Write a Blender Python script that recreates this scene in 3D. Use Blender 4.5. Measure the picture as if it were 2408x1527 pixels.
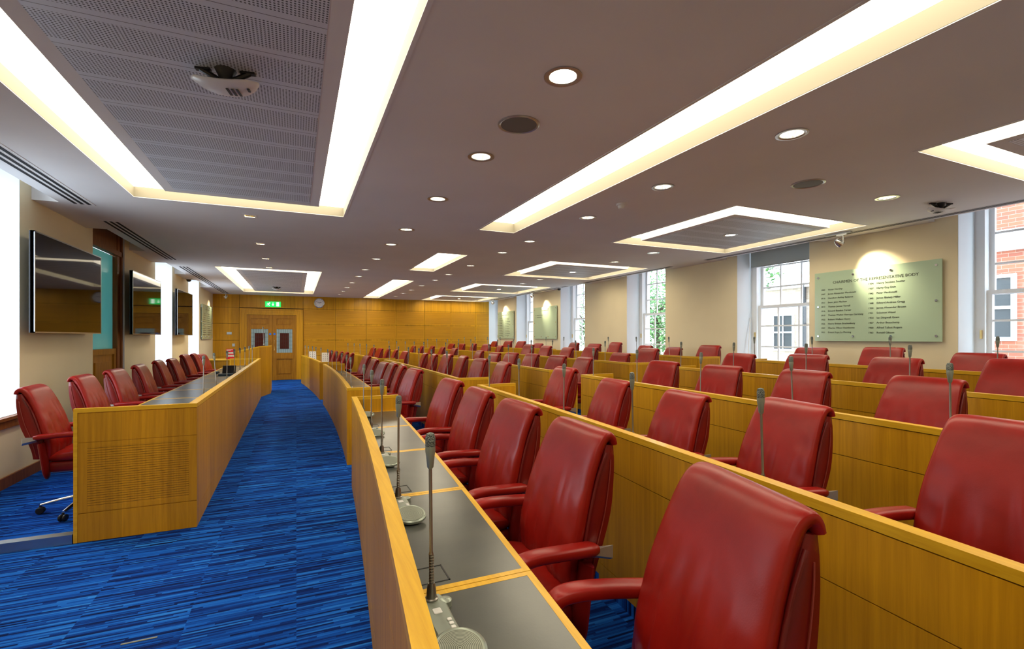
import bpy, math, random
from mathutils import Vector, Matrix
random.seed(7)
R = math.radians
S = bpy.context.scene
for o in list(bpy.data.objects): bpy.data.objects.remove(o)
C = S.collection

# ------------------------------------------------------------------ camera, world, view
YAW = math.atan(507/1137)
cd = bpy.data.cameras.new('camera'); cam = bpy.data.objects.new('camera', cd); C.objects.link(cam)
cam.location = (0, 0, 1.42); cam.rotation_euler = (R(90), 0, -YAW)
cd.sensor_width = 36; cd.lens = 36*1137/2408; cd.shift_y = 29.5/2408; cd.clip_start = .02; cd.clip_end = 200
S.camera = cam
S.view_settings.view_transform = 'Standard'; S.view_settings.look = 'None'
S.view_settings.gamma = 1; S.view_settings.exposure = 0.35; S.view_settings.use_curve_mapping = False
W = bpy.data.worlds.new('sky'); S.world = W; W.use_nodes = True
bg = W.node_tree.nodes['Background']; bg.inputs[0].default_value = (.74, .87, 1, 1); bg.inputs[1].default_value = 6.6
COVE = 7.5      # radiance of the glowing cove tops
CEIL = 2.785

# ------------------------------------------------------------------ materials
def nt(m): return m.node_tree.nodes, m.node_tree.links
def mat(name, col, rough=.5, metal=0, coat=0, spec=.5, emit=None, es=0, trans=0, ior=1.45):
    m = bpy.data.materials.new(name); m.use_nodes = True
    b = m.node_tree.nodes['Principled BSDF']
    b.inputs['Base Color'].default_value = (*col, 1); b.inputs['Roughness'].default_value = rough
    b.inputs['Metallic'].default_value = metal; b.inputs['Coat Weight'].default_value = coat
    b.inputs['Specular IOR Level'].default_value = spec; b.inputs['Transmission Weight'].default_value = trans
    b.inputs['IOR'].default_value = ior
    if emit: b.inputs['Emission Color'].default_value = (*emit, 1); b.inputs['Emission Strength'].default_value = es
    return m
def N(m, t, **k):
    n = m.node_tree.nodes.new(t)
    for a, v in k.items(): setattr(n, a, v)
    return n
def L(m, a, b): m.node_tree.links.new(a, b)
def noise(m, vec, scale, detail=3, rough=.5):
    n = N(m, 'ShaderNodeTexNoise'); n.inputs['Scale'].default_value = scale
    n.inputs['Detail'].default_value = detail; n.inputs['Roughness'].default_value = rough
    if vec: L(m, vec, n.inputs['Vector'])
    return n.outputs['Fac']
def mapped(m, sc, src='Object', rot=(0, 0, 0)):
    tc = N(m, 'ShaderNodeTexCoord'); mp = N(m, 'ShaderNodeMapping')
    mp.inputs['Scale'].default_value = sc; mp.inputs['Rotation'].default_value = rot
    L(m, tc.outputs[src], mp.inputs['Vector']); return mp.outputs['Vector']
def ramp(m, fac, stops):
    r = N(m, 'ShaderNodeValToRGB'); e = r.color_ramp.elements
    while len(e) < len(stops): e.new(.5)
    for i, (p, c) in enumerate(stops): e[i].position = p; e[i].color = (*c, 1)
    L(m, fac, r.inputs['Fac']); return r.outputs['Color']
def mth(m, op, a, b=None, c=None):
    n = N(m, 'ShaderNodeMath', operation=op)
    for i, v in enumerate((a, b, c)):
        if v is None: continue
        if isinstance(v, (int, float)): n.inputs[i].default_value = v
        else: L(m, v, n.inputs[i])
    return n.outputs[0]
def bump(m, h, strength=.3, dist=.01):
    b = N(m, 'ShaderNodeBump'); b.inputs['Strength'].default_value = strength; b.inputs['Distance'].default_value = dist
    L(m, h, b.inputs['Height']); L(m, b.outputs[0], m.node_tree.nodes['Principled BSDF'].inputs['Normal'])
def mix(m, fac, a, b, bt='MIX'):
    n = N(m, 'ShaderNodeMix', data_type='RGBA', blend_type=bt)
    if isinstance(fac, (int, float)): n.inputs[0].default_value = fac
    else: L(m, fac, n.inputs[0])
    for i, v in ((6, a), (7, b)):
        if isinstance(v, tuple): n.inputs[i].default_value = (*v, 1)
        else: L(m, v, n.inputs[i])
    return n.outputs[2]
def setc(m, c): L(m, c, m.node_tree.nodes['Principled BSDF'].inputs['Base Color'])

def oak(name, c0, c1, sc, rough=.38, slats=False, veneer=.27, deep=.25):
    m = mat(name, c0, rough+.06, coat=.04, spec=.35)
    g = noise(m, mapped(m, sc), 1, 5, .65)
    col = ramp(m, g, [(.3, c0), (.7, c1)])
    if veneer:
        tc = N(m, 'ShaderNodeTexCoord'); sp = N(m, 'ShaderNodeSeparateXYZ'); L(m, tc.outputs['Object'], sp.inputs[0])
        s = mth(m, 'ADD', sp.outputs[0], sp.outputs[1]); f = mth(m, 'FLOOR', mth(m, 'DIVIDE', s, veneer))
        wn = N(m, 'ShaderNodeTexWhiteNoise', noise_dimensions='1D'); L(m, f, wn.inputs['W'])
        v = mth(m, 'MULTIPLY_ADD', wn.outputs['Value'], .22, .86)
        cb = N(m, 'ShaderNodeCombineXYZ')
        for i in range(3): L(m, v, cb.inputs[i])
        col = mix(m, 1.0, col, cb.outputs[0], 'MULTIPLY')
    if slats:
        tc = N(m, 'ShaderNodeTexCoord'); sp = N(m, 'ShaderNodeSeparateXYZ'); L(m, tc.outputs['Object'], sp.inputs[0])
        fr = mth(m, 'FRACT', mth(m, 'DIVIDE', sp.outputs[2], slats)); ln = mth(m, 'LESS_THAN', fr, .16)
        col = mix(m, ln, col, (c0[0]*deep, c0[1]*deep*.9, c0[2]*deep))
        bump(m, mth(m, 'SUBTRACT', 1.0, ln), .6 if deep < .5 else .15, .004)
    setc(m, col); return m
OAK0, OAK1 = (.42, .19, .004), (.62, .305, .008)
M = {}
M['oak'] = oak('oak_veneer', OAK0, OAK1, (45, 45, 1.6))
M['oak_slat'] = oak('oak_slatted_veneer', OAK0, OAK1, (45, 45, 1.6), slats=.0165)
M['oak_wall'] = oak('oak_wall_veneer', (.46, .215, .004), (.64, .32, .008), (22, 22, 1.2), veneer=.31)
M['oak_wall_slat'] = oak('oak_wall_slatted_veneer', (.43, .20, .004), (.58, .28, .007), (1.2, 22, 30), slats=.03, veneer=0, deep=.72)
M['oak_rail'] = oak('oak_solid_lengthwise', (.56, .30, .010), (.72, .42, .022), (60, 2.2, 60), .33, veneer=0)
M['oak_rail_x'] = oak('oak_solid_crosswise', (.56, .30, .010), (.72, .42, .022), (2.2, 60, 60), .33, veneer=0)
M['oak_dark'] = oak('oak_door', (.25, .10, .003), (.40, .175, .006), (30, 30, 2), .4, veneer=0)
M['wood_brown'] = oak('brown_hardwood', (.16, .05, .01), (.27, .09, .02), (30, 30, 3), .4, veneer=0)
M['gap'] = mat('shadow_joint', (.05, .022, .004), .8)

def leather(name, col, sc=5.0):
    m = mat(name, col, .33, coat=.0, spec=.34)
    v = mapped(m, (1, 1, 1))
    big = noise(m, v, 6, 3); fine = noise(m, v, 260, 2)
    h = mth(m, 'MULTIPLY_ADD', fine, .05, mth(m, 'MULTIPLY', big, 1.0))
    bump(m, h, .25, .012)
    setc(m, ramp(m, big, [(.3, tuple(c*.82 for c in col)), (.7, tuple(c*1.12 for c in col))]))
    return m
M['leather'] = leather('red_leather', (.26, .008, .005))
M['leather2'] = leather('red_leather_outer', (.17, .006, .005))
M['piping'] = mat('dark_red_piping', (.13, .005, .005), .45)
M['stitch'] = mat('red_stitching', (.24, .03, .02), .6)
M['chrome'] = mat('chrome', (.78, .78, .78), .16, 1)
M['satin'] = mat('satin_metal', (.55, .53, .49), .34, .8)
M['alu'] = mat('brushed_aluminium', (.5, .52, .53), .32, 1)
M['black'] = mat('black_plastic', (.015, .015, .018), .4)
M['dark_grey'] = mat('dark_grey_plastic', (.05, .055, .06), .45)
M['white'] = mat('white_plastic', (.75, .75, .74), .35)
M['paint_white'] = mat('white_paint', (.82, .84, .86), .45)
M['mic_body'] = mat('grey_green_metal_paint', (.30, .34, .29), .33, .45)
M['mic_stem'] = mat('pewter_stem', (.28, .26, .23), .3, .9)
M['mic_grille'] = mat('microphone_mesh', (.22, .25, .22), .45, .8)
def grille(m, s):
    v = N(m, 'ShaderNodeTexVoronoi'); v.inputs['Scale'].default_value = s; L(m, mapped(m, (1, 1, 1)), v.inputs['Vector'])
    setc(m, ramp(m, v.outputs['Distance'], [(.25, (.34, .38, .34)), (.6, (.07, .08, .08))])); bump(m, v.outputs['Distance'], .7, .002)
grille(M['mic_grille'], 420)
# speaker rings
m = mat('ringed_speaker_grille', (.3, .33, .28), .45, .2); M['rings'] = m
tc = N(m, 'ShaderNodeTexCoord'); ln_ = N(m, 'ShaderNodeVectorMath', operation='LENGTH'); L(m, tc.outputs['Object'], ln_.inputs[0])
fr = mth(m, 'FRACT', mth(m, 'MULTIPLY', ln_.outputs['Value'], 260))
setc(m, ramp(m, fr, [(.35, (.34, .37, .3)), (.6, (.10, .11, .09))]))
# desk leather inlay
m = mat('charcoal_desk_leather', (.05, .055, .05), .28, spec=.8); M['inlay'] = m
bump(m, noise(m, mapped(m, (1, 1, 1)), 140, 3), .05, .002)
setc(m, ramp(m, noise(m, mapped(m, (1, 1, 1)), 5, 3), [(.3, (.045, .05, .045)), (.7, (.07, .075, .062))]))
# carpet
m = mat('blue_striped_carpet', (.01, .1, .5), .95, spec=.1); M['carpet'] = m
tc = N(m, 'ShaderNodeTexCoord'); sp = N(m, 'ShaderNodeSeparateXYZ'); L(m, tc.outputs['Object'], sp.inputs[0])
tx = mth(m, 'FLOOR', mth(m, 'DIVIDE', sp.outputs[0], .5)); ty = mth(m, 'FLOOR', mth(m, 'DIVIDE', sp.outputs[1], .5))
wn = N(m, 'ShaderNodeTexWhiteNoise', noise_dimensions='2D'); cb = N(m, 'ShaderNodeCombineXYZ'); L(m, tx, cb.inputs[0]); L(m, ty, cb.inputs[1]); L(m, cb.outputs[0], wn.inputs['Vector'])
row = mth(m, 'FLOOR', mth(m, 'DIVIDE', sp.outputs[1], .0125))
wr = N(m, 'ShaderNodeTexWhiteNoise', noise_dimensions='1D'); L(m, row, wr.inputs['W'])
seg = mth(m, 'FLOOR', mth(m, 'MULTIPLY_ADD', wr.outputs['Value'], 7.3, mth(m, 'DIVIDE', sp.outputs[0], .33)))
c2 = N(m, 'ShaderNodeCombineXYZ'); L(m, seg, c2.inputs[0]); L(m, row, c2.inputs[1]); L(m, tx, c2.inputs[2])
w2 = N(m, 'ShaderNodeTexWhiteNoise', noise_dimensions='3D'); L(m, c2.outputs[0], w2.inputs['Vector'])
st = noise(m, mapped(m, (1.3, 42, 1)), 1, 3, .6)
val = mth(m, 'ADD', mth(m, 'MULTIPLY', w2.outputs['Value'], .34), mth(m, 'MULTIPLY', st, .72))
fz = noise(m, mapped(m, (1, 1, 1)), 420, 2)
val = mth(m, 'ADD', val, mth(m, 'MULTIPLY_ADD', fz, .22, -.11))
setc(m, ramp(m, val, [(.30, (.001, .006, .045)), (.45, (.003, .026, .19)), (.62, (.006, .10, .54)), (.82, (.03, .24, .78))]))
bump(m, mth(m, 'ADD', val, mth(m, 'MULTIPLY', fz, .5)), .7, .006)
# walls / ceiling
def paint(name, col, rough=.8):
    m = mat(name, col, rough, spec=.25)
    n = noise(m, mapped(m, (1, 1, 1)), 1.2, 2)
    setc(m, ramp(m, n, [(.3, tuple(c*.96 for c in col)), (.7, tuple(min(1, c*1.03) for c in col))]))
    bump(m, noise(m, mapped(m, (1, 1, 1)), 220, 2), .06, .002); return m
M['wall'] = paint('cream_wall_paint', (.78, .68, .46))
M['reveal'] = paint('white_reveal', (.70, .74, .78))
M['ceiling'] = paint('warm_grey_ceiling_paint', (.73, .71, .695))
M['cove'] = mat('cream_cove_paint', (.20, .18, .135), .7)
M['cove_glow'] = mat('glowing_cove_top', (.9, .88, .8), .5, emit=(1, .89, .66), es=COVE)  # cove top itself glows in place of the hidden tubes that light it
m = mat('perforated_metal_tile', (.60, .61, .63), .5, .05); M['perf'] = m
tc = N(m, 'ShaderNodeTexCoord'); sp = N(m, 'ShaderNodeSeparateXYZ'); L(m, tc.outputs['Object'], sp.inputs[0])
fu = mth(m, 'SUBTRACT', mth(m, 'FRACT', mth(m, 'DIVIDE', sp.outputs[0], .0155)), .5); fv = mth(m, 'SUBTRACT', mth(m, 'FRACT', mth(m, 'DIVIDE', sp.outputs[1], .0155)), .5)
dd = mth(m, 'ADD', mth(m, 'MULTIPLY', fu, fu), mth(m, 'MULTIPLY', fv, fv)); dot = mth(m, 'LESS_THAN', dd, .085)
fb = mth(m, 'FRACT', mth(m, 'DIVIDE', sp.outputs[1], .305)); band = mth(m, 'MULTIPLY', mth(m, 'GREATER_THAN', fb, .13), mth(m, 'LESS_THAN', fb, .87))
hole = mth(m, 'MULTIPLY', dot, band); seam = mth(m, 'LESS_THAN', fb, .012)
setc(m, mix(m, mth(m, 'MAXIMUM', hole, seam), (.66, .70, .76), (.10, .11, .12)))
M['slot'] = mat('black_slot', (.004, .004, .005), .9)
M['screen'] = mat('black_glass_screen', (.002, .002, .003), .04, spec=.35)
M['frost'] = mat('frosted_green_glass', (.43, .56, .40), .12, spec=.6)
M['letter'] = mat('dark_engraved_lettering', (.035, .04, .03), .5)
M['glass'] = mat('window_glass', (1, 1, 1), .0, trans=1, ior=1.45)
def clearglass(m):
    nd, lk = nt(m); nd.remove(nd['Principled BSDF'])
    tr = N(m, 'ShaderNodeBsdfTransparent'); tr.inputs[0].default_value = (.96, .98, .97, 1)
    gl = N(m, 'ShaderNodeBsdfGlossy'); gl.inputs['Roughness'].default_value = .02
    fr0 = N(m, 'ShaderNodeFresnel'); geo = N(m, 'ShaderNodeNewGeometry'); fr = N(m, 'ShaderNodeMath', operation='MULTIPLY'); L(m, fr0.outputs[0], fr.inputs[0]); L(m, mth(m, 'SUBTRACT', 1.0, geo.outputs['Backfacing']), fr.inputs[1]); mx = N(m, 'ShaderNodeMixShader')
    L(m, fr.outputs[0], mx.inputs[0]); L(m, tr.outputs[0], mx.inputs[1]); L(m, gl.outputs[0], mx.inputs[2])
    L(m, mx.outputs[0], nd['Material Output'].inputs[0])
clearglass(M['glass'])
m = mat('sea_green_frosted_pane', (.2, .42, .42), .25); M['teal'] = m
vz = mapped(m, (1, 1, 1))
setc(m, ramp(m, noise(m, vz, .9, 2), [(.35, (.12, .34, .40)), (.65, (.34, .55, .40))]))
nd, lk = nt(M['teal']); tl = N(M['teal'], 'ShaderNodeBsdfTranslucent'); tl.inputs[0].default_value = (.17, .33, .30, 1)
mx_ = N(M['teal'], 'ShaderNodeMixShader'); mx_.inputs[0].default_value = .55
L(M['teal'], nd['Principled BSDF'].outputs[0], mx_.inputs[1]); L(M['teal'], tl.outputs[0], mx_.inputs[2]); L(M['teal'], mx_.outputs[0], nd['Material Output'].inputs[0])
def brick(name, a, b, mo, sc=4.2):
    m = mat(name, a, .9); t = N(m, 'ShaderNodeTexBrick'); t.inputs['Scale'].default_value = sc
    t.inputs['Color1'].default_value = (*a, 1); t.inputs['Color2'].default_value = (*b, 1); t.inputs['Mortar'].default_value = (*mo, 1)
    t.inputs['Mortar Size'].default_value = .015; t.inputs['Brick Width'].default_value = .9; t.inputs['Row Height'].default_value = .32
    L(m, mapped(m, (1, 1, 1), rot=(0, R(90), 0)), t.inputs['Vector'])
    tc = N(m, 'ShaderNodeTexCoord'); s1 = N(m, 'ShaderNodeSeparateXYZ'); c1 = N(m, 'ShaderNodeCombineXYZ')
    L(m, tc.outputs['Object'], s1.inputs[0]); L(m, s1.outputs[1], c1.inputs[0]); L(m, s1.outputs[2], c1.inputs[1]); L(m, c1.outputs[0], t.inputs['Vector'])
    setc(m, t.outputs['Color']); return m
M['brick_red'] = brick('red_brick', (.36, .12, .07), (.27, .09, .06), (.34, .27, .22))
M['brick_pale'] = brick('pale_stock_brick', (.52, .43, .33), (.42, .34, .26), (.58, .54, .48))
M['leaf'] = mat('green_leaves', (.06, .17, .045), .5)
M['leaf2'] = mat('light_green_leaves', (.13, .27, .07), .5)
M['bark'] = mat('bark', (.08, .06, .04), .9)
M['paving'] = mat('pale_paving', (.5, .5, .5), .9)
M['green_lit'] = mat('lit_green_sign', (.0, .35, .08), .4, emit=(.01, .62, .10), es=1.1)
M['white_lit'] = mat('lit_white_pictogram', (.8, .9, .8), .4, emit=(.85, 1, .85), es=1.4)
M['lamp'] = mat('downlight_lamp', (1, 1, 1), .3, emit=(1, .93, .78), es=18)
M['lamp_on'] = mat('bright_downlight_lamp', (1, 1, 1), .3, emit=(1, .88, .62), es=60)
M['reflector'] = mat('faceted_reflector', (.9, .9, .88), .3, .6)
bump(M['reflector'], noise(M['reflector'], mapped(M['reflector'], (60, 60, 8)), 1, 1), .8, .02)
M['brass'] = mat('brass', (.75, .55, .22), .25, 1)
M['red_card'] = mat('red_card', (.62, .01, .02), .4)
M['paper'] = mat('white_paper', (.85, .84, .8), .7)
M['ink'] = mat('black_ink', (.03, .03, .03), .6)
M['blue_disc'] = mat('blue_sign_disc', (.02, .15, .65), .4)
M['leadglass'] = mat('pale_blue_leaded_glass', (.30, .42, .46), .15)
M['darkglass'] = mat('dark_red_leaded_glass', (.06, .008, .008), .1)
M['blind'] = mat('grey_roller_blind', (.42, .47, .46), .8)
M['phone'] = mat('dark_blue_plastic', (.02, .05, .09), .35)

# ------------------------------------------------------------------ mesh helpers
class MB:
    def __init__(s): s.v = []; s.f = []; s.mi = []
    def face(s, idx, k=0): s.f.append(tuple(idx)); s.mi.append(k)
    def box(s, x0, x1, y0, y1, z0, z1, k=0):
        b = len(s.v)
        s.v += [(x, y, z) for z in (z0, z1) for y in (y0, y1) for x in (x0, x1)]
        for q in ((0, 2, 3, 1), (4, 5, 7, 6), (0, 1, 5, 4), (2, 6, 7, 3), (0, 4, 6, 2), (1, 3, 7, 5)): s.face([b+i for i in q], k)
    def quad(s, a, b, c, d, k=0):
        n = len(s.v); s.v += [tuple(a), tuple(b), tuple(c), tuple(d)]; s.face((n, n+1, n+2, n+3), k)
    def prism(s, poly, z0, z1, k=0):
        n = len(poly); b = len(s.v)
        zt = z1 if callable(z1) else (lambda x, y: z1)
        s.v += [(x, y, z0) for x, y in poly] + [(x, y, zt(x, y)) for x, y in poly]
        s.face([b+i for i in range(n)][::-1], k); s.face([b+n+i for i in range(n)], k)
        for i in range(n): j = (i+1) % n; s.face((b+i, b+j, b+n+j, b+n+i), k)
    def rings(s, rings, k=0, cap=True, closed=True):
        b = len(s.v); n = len(rings[0])
        for r in rings: s.v += [tuple(p) for p in r]
        for a in range(len(rings)-1):
            for i in range(n if closed else n-1):
                j = (i+1) % n; s.face((b+a*n+i, b+a*n+j, b+(a+1)*n+j, b+(a+1)*n+i), k)
        if cap:
            s.face([b+i for i in range(n)][::-1], k); e = b+(len(rings)-1)*n; s.face([e+i for i in range(n)], k)
    def tube(s, pts, r, seg=10, k=0, sx=1, sy=1, cap=True):
        P = [Vector(p) for p in pts]; rr = r if isinstance(r, (list, tuple)) else [r]*len(P); out = []
        up = Vector((0, 0, 1)); T0 = (P[1]-P[0]).normalized()
        if abs(T0.z) > .9: up = Vector((1, 0, 0))
        for i, p in enumerate(P):
            T = (P[min(i+1, len(P)-1)]-P[max(i-1, 0)]).normalized()
            A = T.cross(up).normalized(); B = T.cross(A).normalized()
            out.append([p+A*math.cos(t)*rr[i]*sx+B*math.sin(t)*rr[i]*sy for t in [2*math.pi*j/seg for j in range(seg)]])
        s.rings(out, k, cap)
    def lathe(s, prof, seg=24, c=(0, 0, 0), k=0, cap=True, axis='z'):
        out = []
        for r, z in prof:
            rg = []
            for j in range(seg):
                a = 2*math.pi*j/seg; x, y = r*math.cos(a), r*math.sin(a)
                if axis == 'z': rg.append((c[0]+x, c[1]+y, c[2]+z))
                elif axis == 'x': rg.append((c[0]+z, c[1]+x, c[2]+y))
                else: rg.append((c[0]+x, c[1]+z, c[2]-y))
            out.append(rg)
        s.rings(out, k, cap)
    def rbox(s, x0, x1, y0, y1, z0, z1, r, k=0, seg=4):
        # box with rounded plan corners and rounded top/bottom edges
        def plan(ins):
            rr = max(r-ins*.3, .001); X0, X1, Y0, Y1 = x0+ins, x1-ins, y0+ins, y1-ins; P = []
            for cx, cy, a0 in ((X1-rr, Y1-rr, 0), (X0+rr, Y1-rr, 90), (X0+rr, Y0+rr, 180), (X1-rr, Y0+rr, 270)):
                for i in range(seg+1): a = R(a0+90*i/seg); P.append((cx+rr*math.cos(a), cy+rr*math.sin(a)))
            return P
        e = min(r, (z1-z0)*.45); out = []
        for i in range(seg+1):
            a = R(90*i/seg); ins = e*(1-math.sin(a)); out.append([(x, y, z0+e*(1-math.cos(a))) for x, y in plan(ins)])
        for i in range(seg+1):
            a = R(90*i/seg); ins = e*(1-math.cos(a)); out.append([(x, y, z1-e*(1-math.sin(a))) for x, y in plan(ins)])
        s.rings(out, k)
    def xf(s, Mx, start=0):
        for i in range(start, len(s.v)): s.v[i] = tuple(Mx @ Vector(s.v[i]))
    def build(s, name, mats, parent=None, smooth=None, world=True):
        me = bpy.data.meshes.new(name)
        off = Vector((0, 0, 0))
        if parent is not None and world: off = wpos(parent)
        me.from_pydata([(x-off.x, y-off.y, z-off.z) for x, y, z in s.v], [], s.f)
        if not isinstance(mats, (list, tuple)): mats = [mats]
        for mm in mats: me.materials.append(M[mm] if isinstance(mm, str) else mm)
        for p, k in zip(me.polygons, s.mi): p.material_index = k
        if smooth is not None:
            for p in me.polygons: p.use_smooth = True
            me.set_sharp_from_angle(angle=R(smooth))
        me.update()
        o = bpy.data.objects.new(name, me); C.objects.link(o)
        if parent is not None: o.parent = parent
        return o
def wpos(o):
    v = Vector(o.location)
    while o.parent: o = o.parent; v += Vector(o.location)
    return v
def tag(o, label=None, cat=None, group=None, kind=None):
    for k, v in (('label', label), ('category', cat), ('group', group), ('kind', kind)):
        if v: o[k] = v
    return o
def thing(name, loc, label, cat, group=None, kind=None):
    o = bpy.data.objects.new(name, None); o.empty_display_size = .1; C.objects.link(o); o.location = loc
    return tag(o, label, cat, group, kind)
def copy_tree(o, parent=None):
    c = o.copy(); C.objects.link(c); c.parent = parent
    for ch in list(o.children): copy_tree(ch, c)
    return c
def struct(name, mb, mats, parent=None, smooth=None):
    o = mb.build(name, mats, parent, smooth)
    if parent is None: o['kind'] = 'structure'
    return o
ORD = ['nearest', 'second', 'third', 'fourth', 'fifth', 'sixth', 'seventh', 'eighth', 'ninth', 'tenth', 'eleventh', 'twelfth', 'thirteenth', 'fourteenth', 'fifteenth', 'sixteenth', 'seventeenth', 'eighteenth', 'nineteenth']
ROWN = {1: 'front', 2: 'second', 3: 'third', 4: 'fourth', 5: 'rear'}

# ------------------------------------------------------------------ plan of the room
X0 = [.56, 1.82, 3.10, 4.40, 5.72]
def Xk(k, Y): return X0[k-1]-(Y-8.3)**2/150
def fl(k): return .065*(k-1)
YB = 17.7; XL_, XR_ = -2.4, 6.9; PLAT = .06
OPR = [(1.70, 2.97), (4.72, 6.0), (7.76, 9.03), (10.79, 12.07), (13.83, 15.1), (16.77, 17.7)]
OPL = [(4.72, 6.10), (7.9, 9.17), (10.92, 12.27), (13.94, 15.35)]

# floor with its shallow tiers
f = MB(); n = 40; Y0_ = -1.6
ys = [Y0_+(YB+.12-Y0_)*i/n for i in range(n+1)]
for a, b in zip(ys, ys[1:]):
    f.quad((-3.2, a, 0), (Xk(2, a), a, 0), (Xk(2, b), b, 0), (-3.2, b, 0))
    for k in range(2, 6):
        xa, xb = (Xk(k+1, a), Xk(k+1, b)) if k < 5 else (7.5, 7.5)
        z = fl(k); f.quad((Xk(k, a), a, z-.065), (Xk(k, b), b, z-.065), (Xk(k, b), b, z), (Xk(k, a), a, z))
        f.quad((Xk(k, a), a, z), (xa, a, z), (xb, b, z), (Xk(k, b), b, z))
# platform under the left desk
f.box(-3.2, -1.405, 4.29, YB, 0.001, PLAT); f.box(-1.405, -.9, 4.36, YB, 0.001, PLAT)
struct('floor', f, 'carpet')
t = MB(); t.box(-3.2, -1.405, 4.255, 4.29, .0, PLAT+.004); t.box(-3.2, -1.405, 4.29, 4.33, PLAT, PLAT+.004)
struct('trim_1', t, 'alu')

# walls
def long_wall(name, xi, sgn, ops, zsill, depth, z1=3.1):
    w = MB(); xo = xi+sgn*depth; y = -1.6
    for (a, b) in ops+[(YB, YB)]:
        if a > y: w.box(min(xi, xo), max(xi, xo), y, a, 0, z1)
        y = b
    for i, (a, b) in enumerate(ops):
        zs = zsill[i]
        if zs > 0: w.box(min(xi, xo), max(xi, xo), a, b, 0, zs)
        e = .004
        # reveal faces, whiter and bluer than the wall
        w.box(min(xi, xo)+(.002 if sgn > 0 else 0), max(xi, xo)-(.002 if sgn < 0 else 0), b-e, b+.0, zs, z1, 1)
        w.box(min(xi, xo)+.002, max(xi, xo)-.002, a, a+e, zs, z1, 1)
        if zs > 0: w.box(min(xi, xo), max(xi, xo), a, b, zs, zs+.004, 1)
    return struct(name, w, ['wall', 'reveal'])
long_wall('wall_right', XR_, 1, OPR, [.85]*6, .5)
long_wall('wall_left', XL_, -1, OPL, [.70, .0, .70, .70], .45)
w = MB(); w.box(-3, 7.6, -1.75, -1.6, 0, 3.1); struct('wall_near', w, 'wall')

# back wall of oak panels
w = MB(); w.box(-2.9, 7.5, YB+.03, YB+.15, 0, 3.1, 2)
xs = [-2.44, -1.67, .21, 1.23, 2.26, 3.30, 4.34, 5.36, 6.35, 6.98]; zs = [.0, .79, 1.315, 1.85, 2.37, 2.80]
g = .004
for i in range(len(xs)-1):
    for j in range(len(zs)-1):
        x0, x1, z0, z1 = xs[i]+g, xs[i+1]-g, zs[j]+g, zs[j+1]-g
        if i == 1:
            if j < 4: continue
            w.box(x0, x1, YB, YB+.035, z0, z1, 0); continue
        fine = i >= 2 and 1 <= j <= 3
        if fine:
            w.box(x0, x1, YB+.004, YB+.035, z0, z1, 1)
            for (a, b, c_, d) in ((x0, x1, z0, z0+.03), (x0, x1, z1-.03, z1), (x0, x0+.03, z0+.03, z1-.03), (x1-.03, x1, z0+.03, z1-.03)): w.box(a, b, YB, YB+.02, c_, d, 0)
        else: w.box(x0, x1, YB, YB+.035, z0, z1, 0)
struct('wall_back', w, ['oak_wall', 'oak_wall_slat', 'gap'])

# baseboards and sill rails on the left
b = MB()
for a, c in ((-1.6, 7.9), (9.17, YB)): b.box(XL_, XL_+.018, a, c, PLAT, PLAT+.1)
struct('baseboard_left', b, 'wood_brown')
b = MB()
for a, c in ((4.6, 6.15), (10.87, 12.32), (13.9, 15.4)):
    b.box(XL_, XL_+.05, a, c, .672, .70); b.box(XL_, XL_+.03, a, c, .60, .672)
struct('trim_2', b, 'wood_brown')
b = MB()
for a, c in zip([-1.6]+[o[1] for o in OPR], [o[0] for o in OPR]): b.box(XR_-.018, XR_, a, c, fl(5), fl(5)+.1)
struct('baseboard_right', b, 'oak')

# ------------------------------------------------------------------ ceiling
holes = []      # rectangular coves (x0,x1,y0,y1)
PANELS = [(-1.44, .485, -.6, 5.78), (-1.44, .485, 10.85, 16.5)]
STRIPS = [(2.12, 2.60, -.8, 5.77), (2.10, 2.60, 7.65, 9.83), (2.10, 2.60, 11.66, 17.3)]
FRAMES = [(4.17, 6.36, -.1, 2.03), (4.17, 6.36, 3.63, 5.77), (4.17, 6.36, 7.65, 9.80), (4.17, 6.36, 11.65, 13.85), (4.17, 6.36, 15.4, 17.5)]
ROUND = []
for y in (2.204, 3.435, 4.66, 6.15, 7.23, 8.68, 10.15, 11.33, 12.7, 14.0, 15.2, 16.4): ROUND.append((1.275, y))
for y in (2.202, 3.453, 4.69, 6.196, 7.2, 8.76, 10.2, 11.33, 12.72, 13.99, 15.17, 16.38): ROUND.append((3.04, y))
for y in (2.825, 6.22, 7.26, 10.2, 11.16, 14.6): ROUND.append((5.28, y))
SQ = [(-.48, 6.175), (-.48, 7.94), (-.485, 9.4), (-.49, 10.6)]
rect = PANELS+STRIPS+FRAMES
HS = .12
cells = [(x-HS, x+HS, y-HS, y+HS) for x, y in ROUND]
sq = [(x-.055, x+.055, y-.055, y+.055) for x, y in SQ]
allh = rect+cells+sq
CX0, CX1 = -2.17, 6.72
def ceil_grid(mb, holes, x0, x1, y0, y1, z):
    xs = sorted({x0, x1} | {h[i] for h in holes for i in (0, 1)}); xs = [x for x in xs if x0 <= x <= x1]
    for xa, xb in zip(xs, xs[1:]):
        if xb-xa < 1e-5: continue
        xm = (xa+xb)/2; hs = sorted((h[2], h[3]) for h in holes if h[0] < xm < h[1])
        y = y0
        for a, b in hs:
            if a > y: mb.quad((xa, y, z), (xa, a, z), (xb, a, z), (xb, y, z))
            y = max(y, b)
        if y < y1: mb.quad((xa, y, z), (xa, y1, z), (xb, y1, z), (xb, y, z))
c = MB(); ceil_grid(c, allh, CX0, CX1, -1.6, YB, CEIL)
RO = .078
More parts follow.
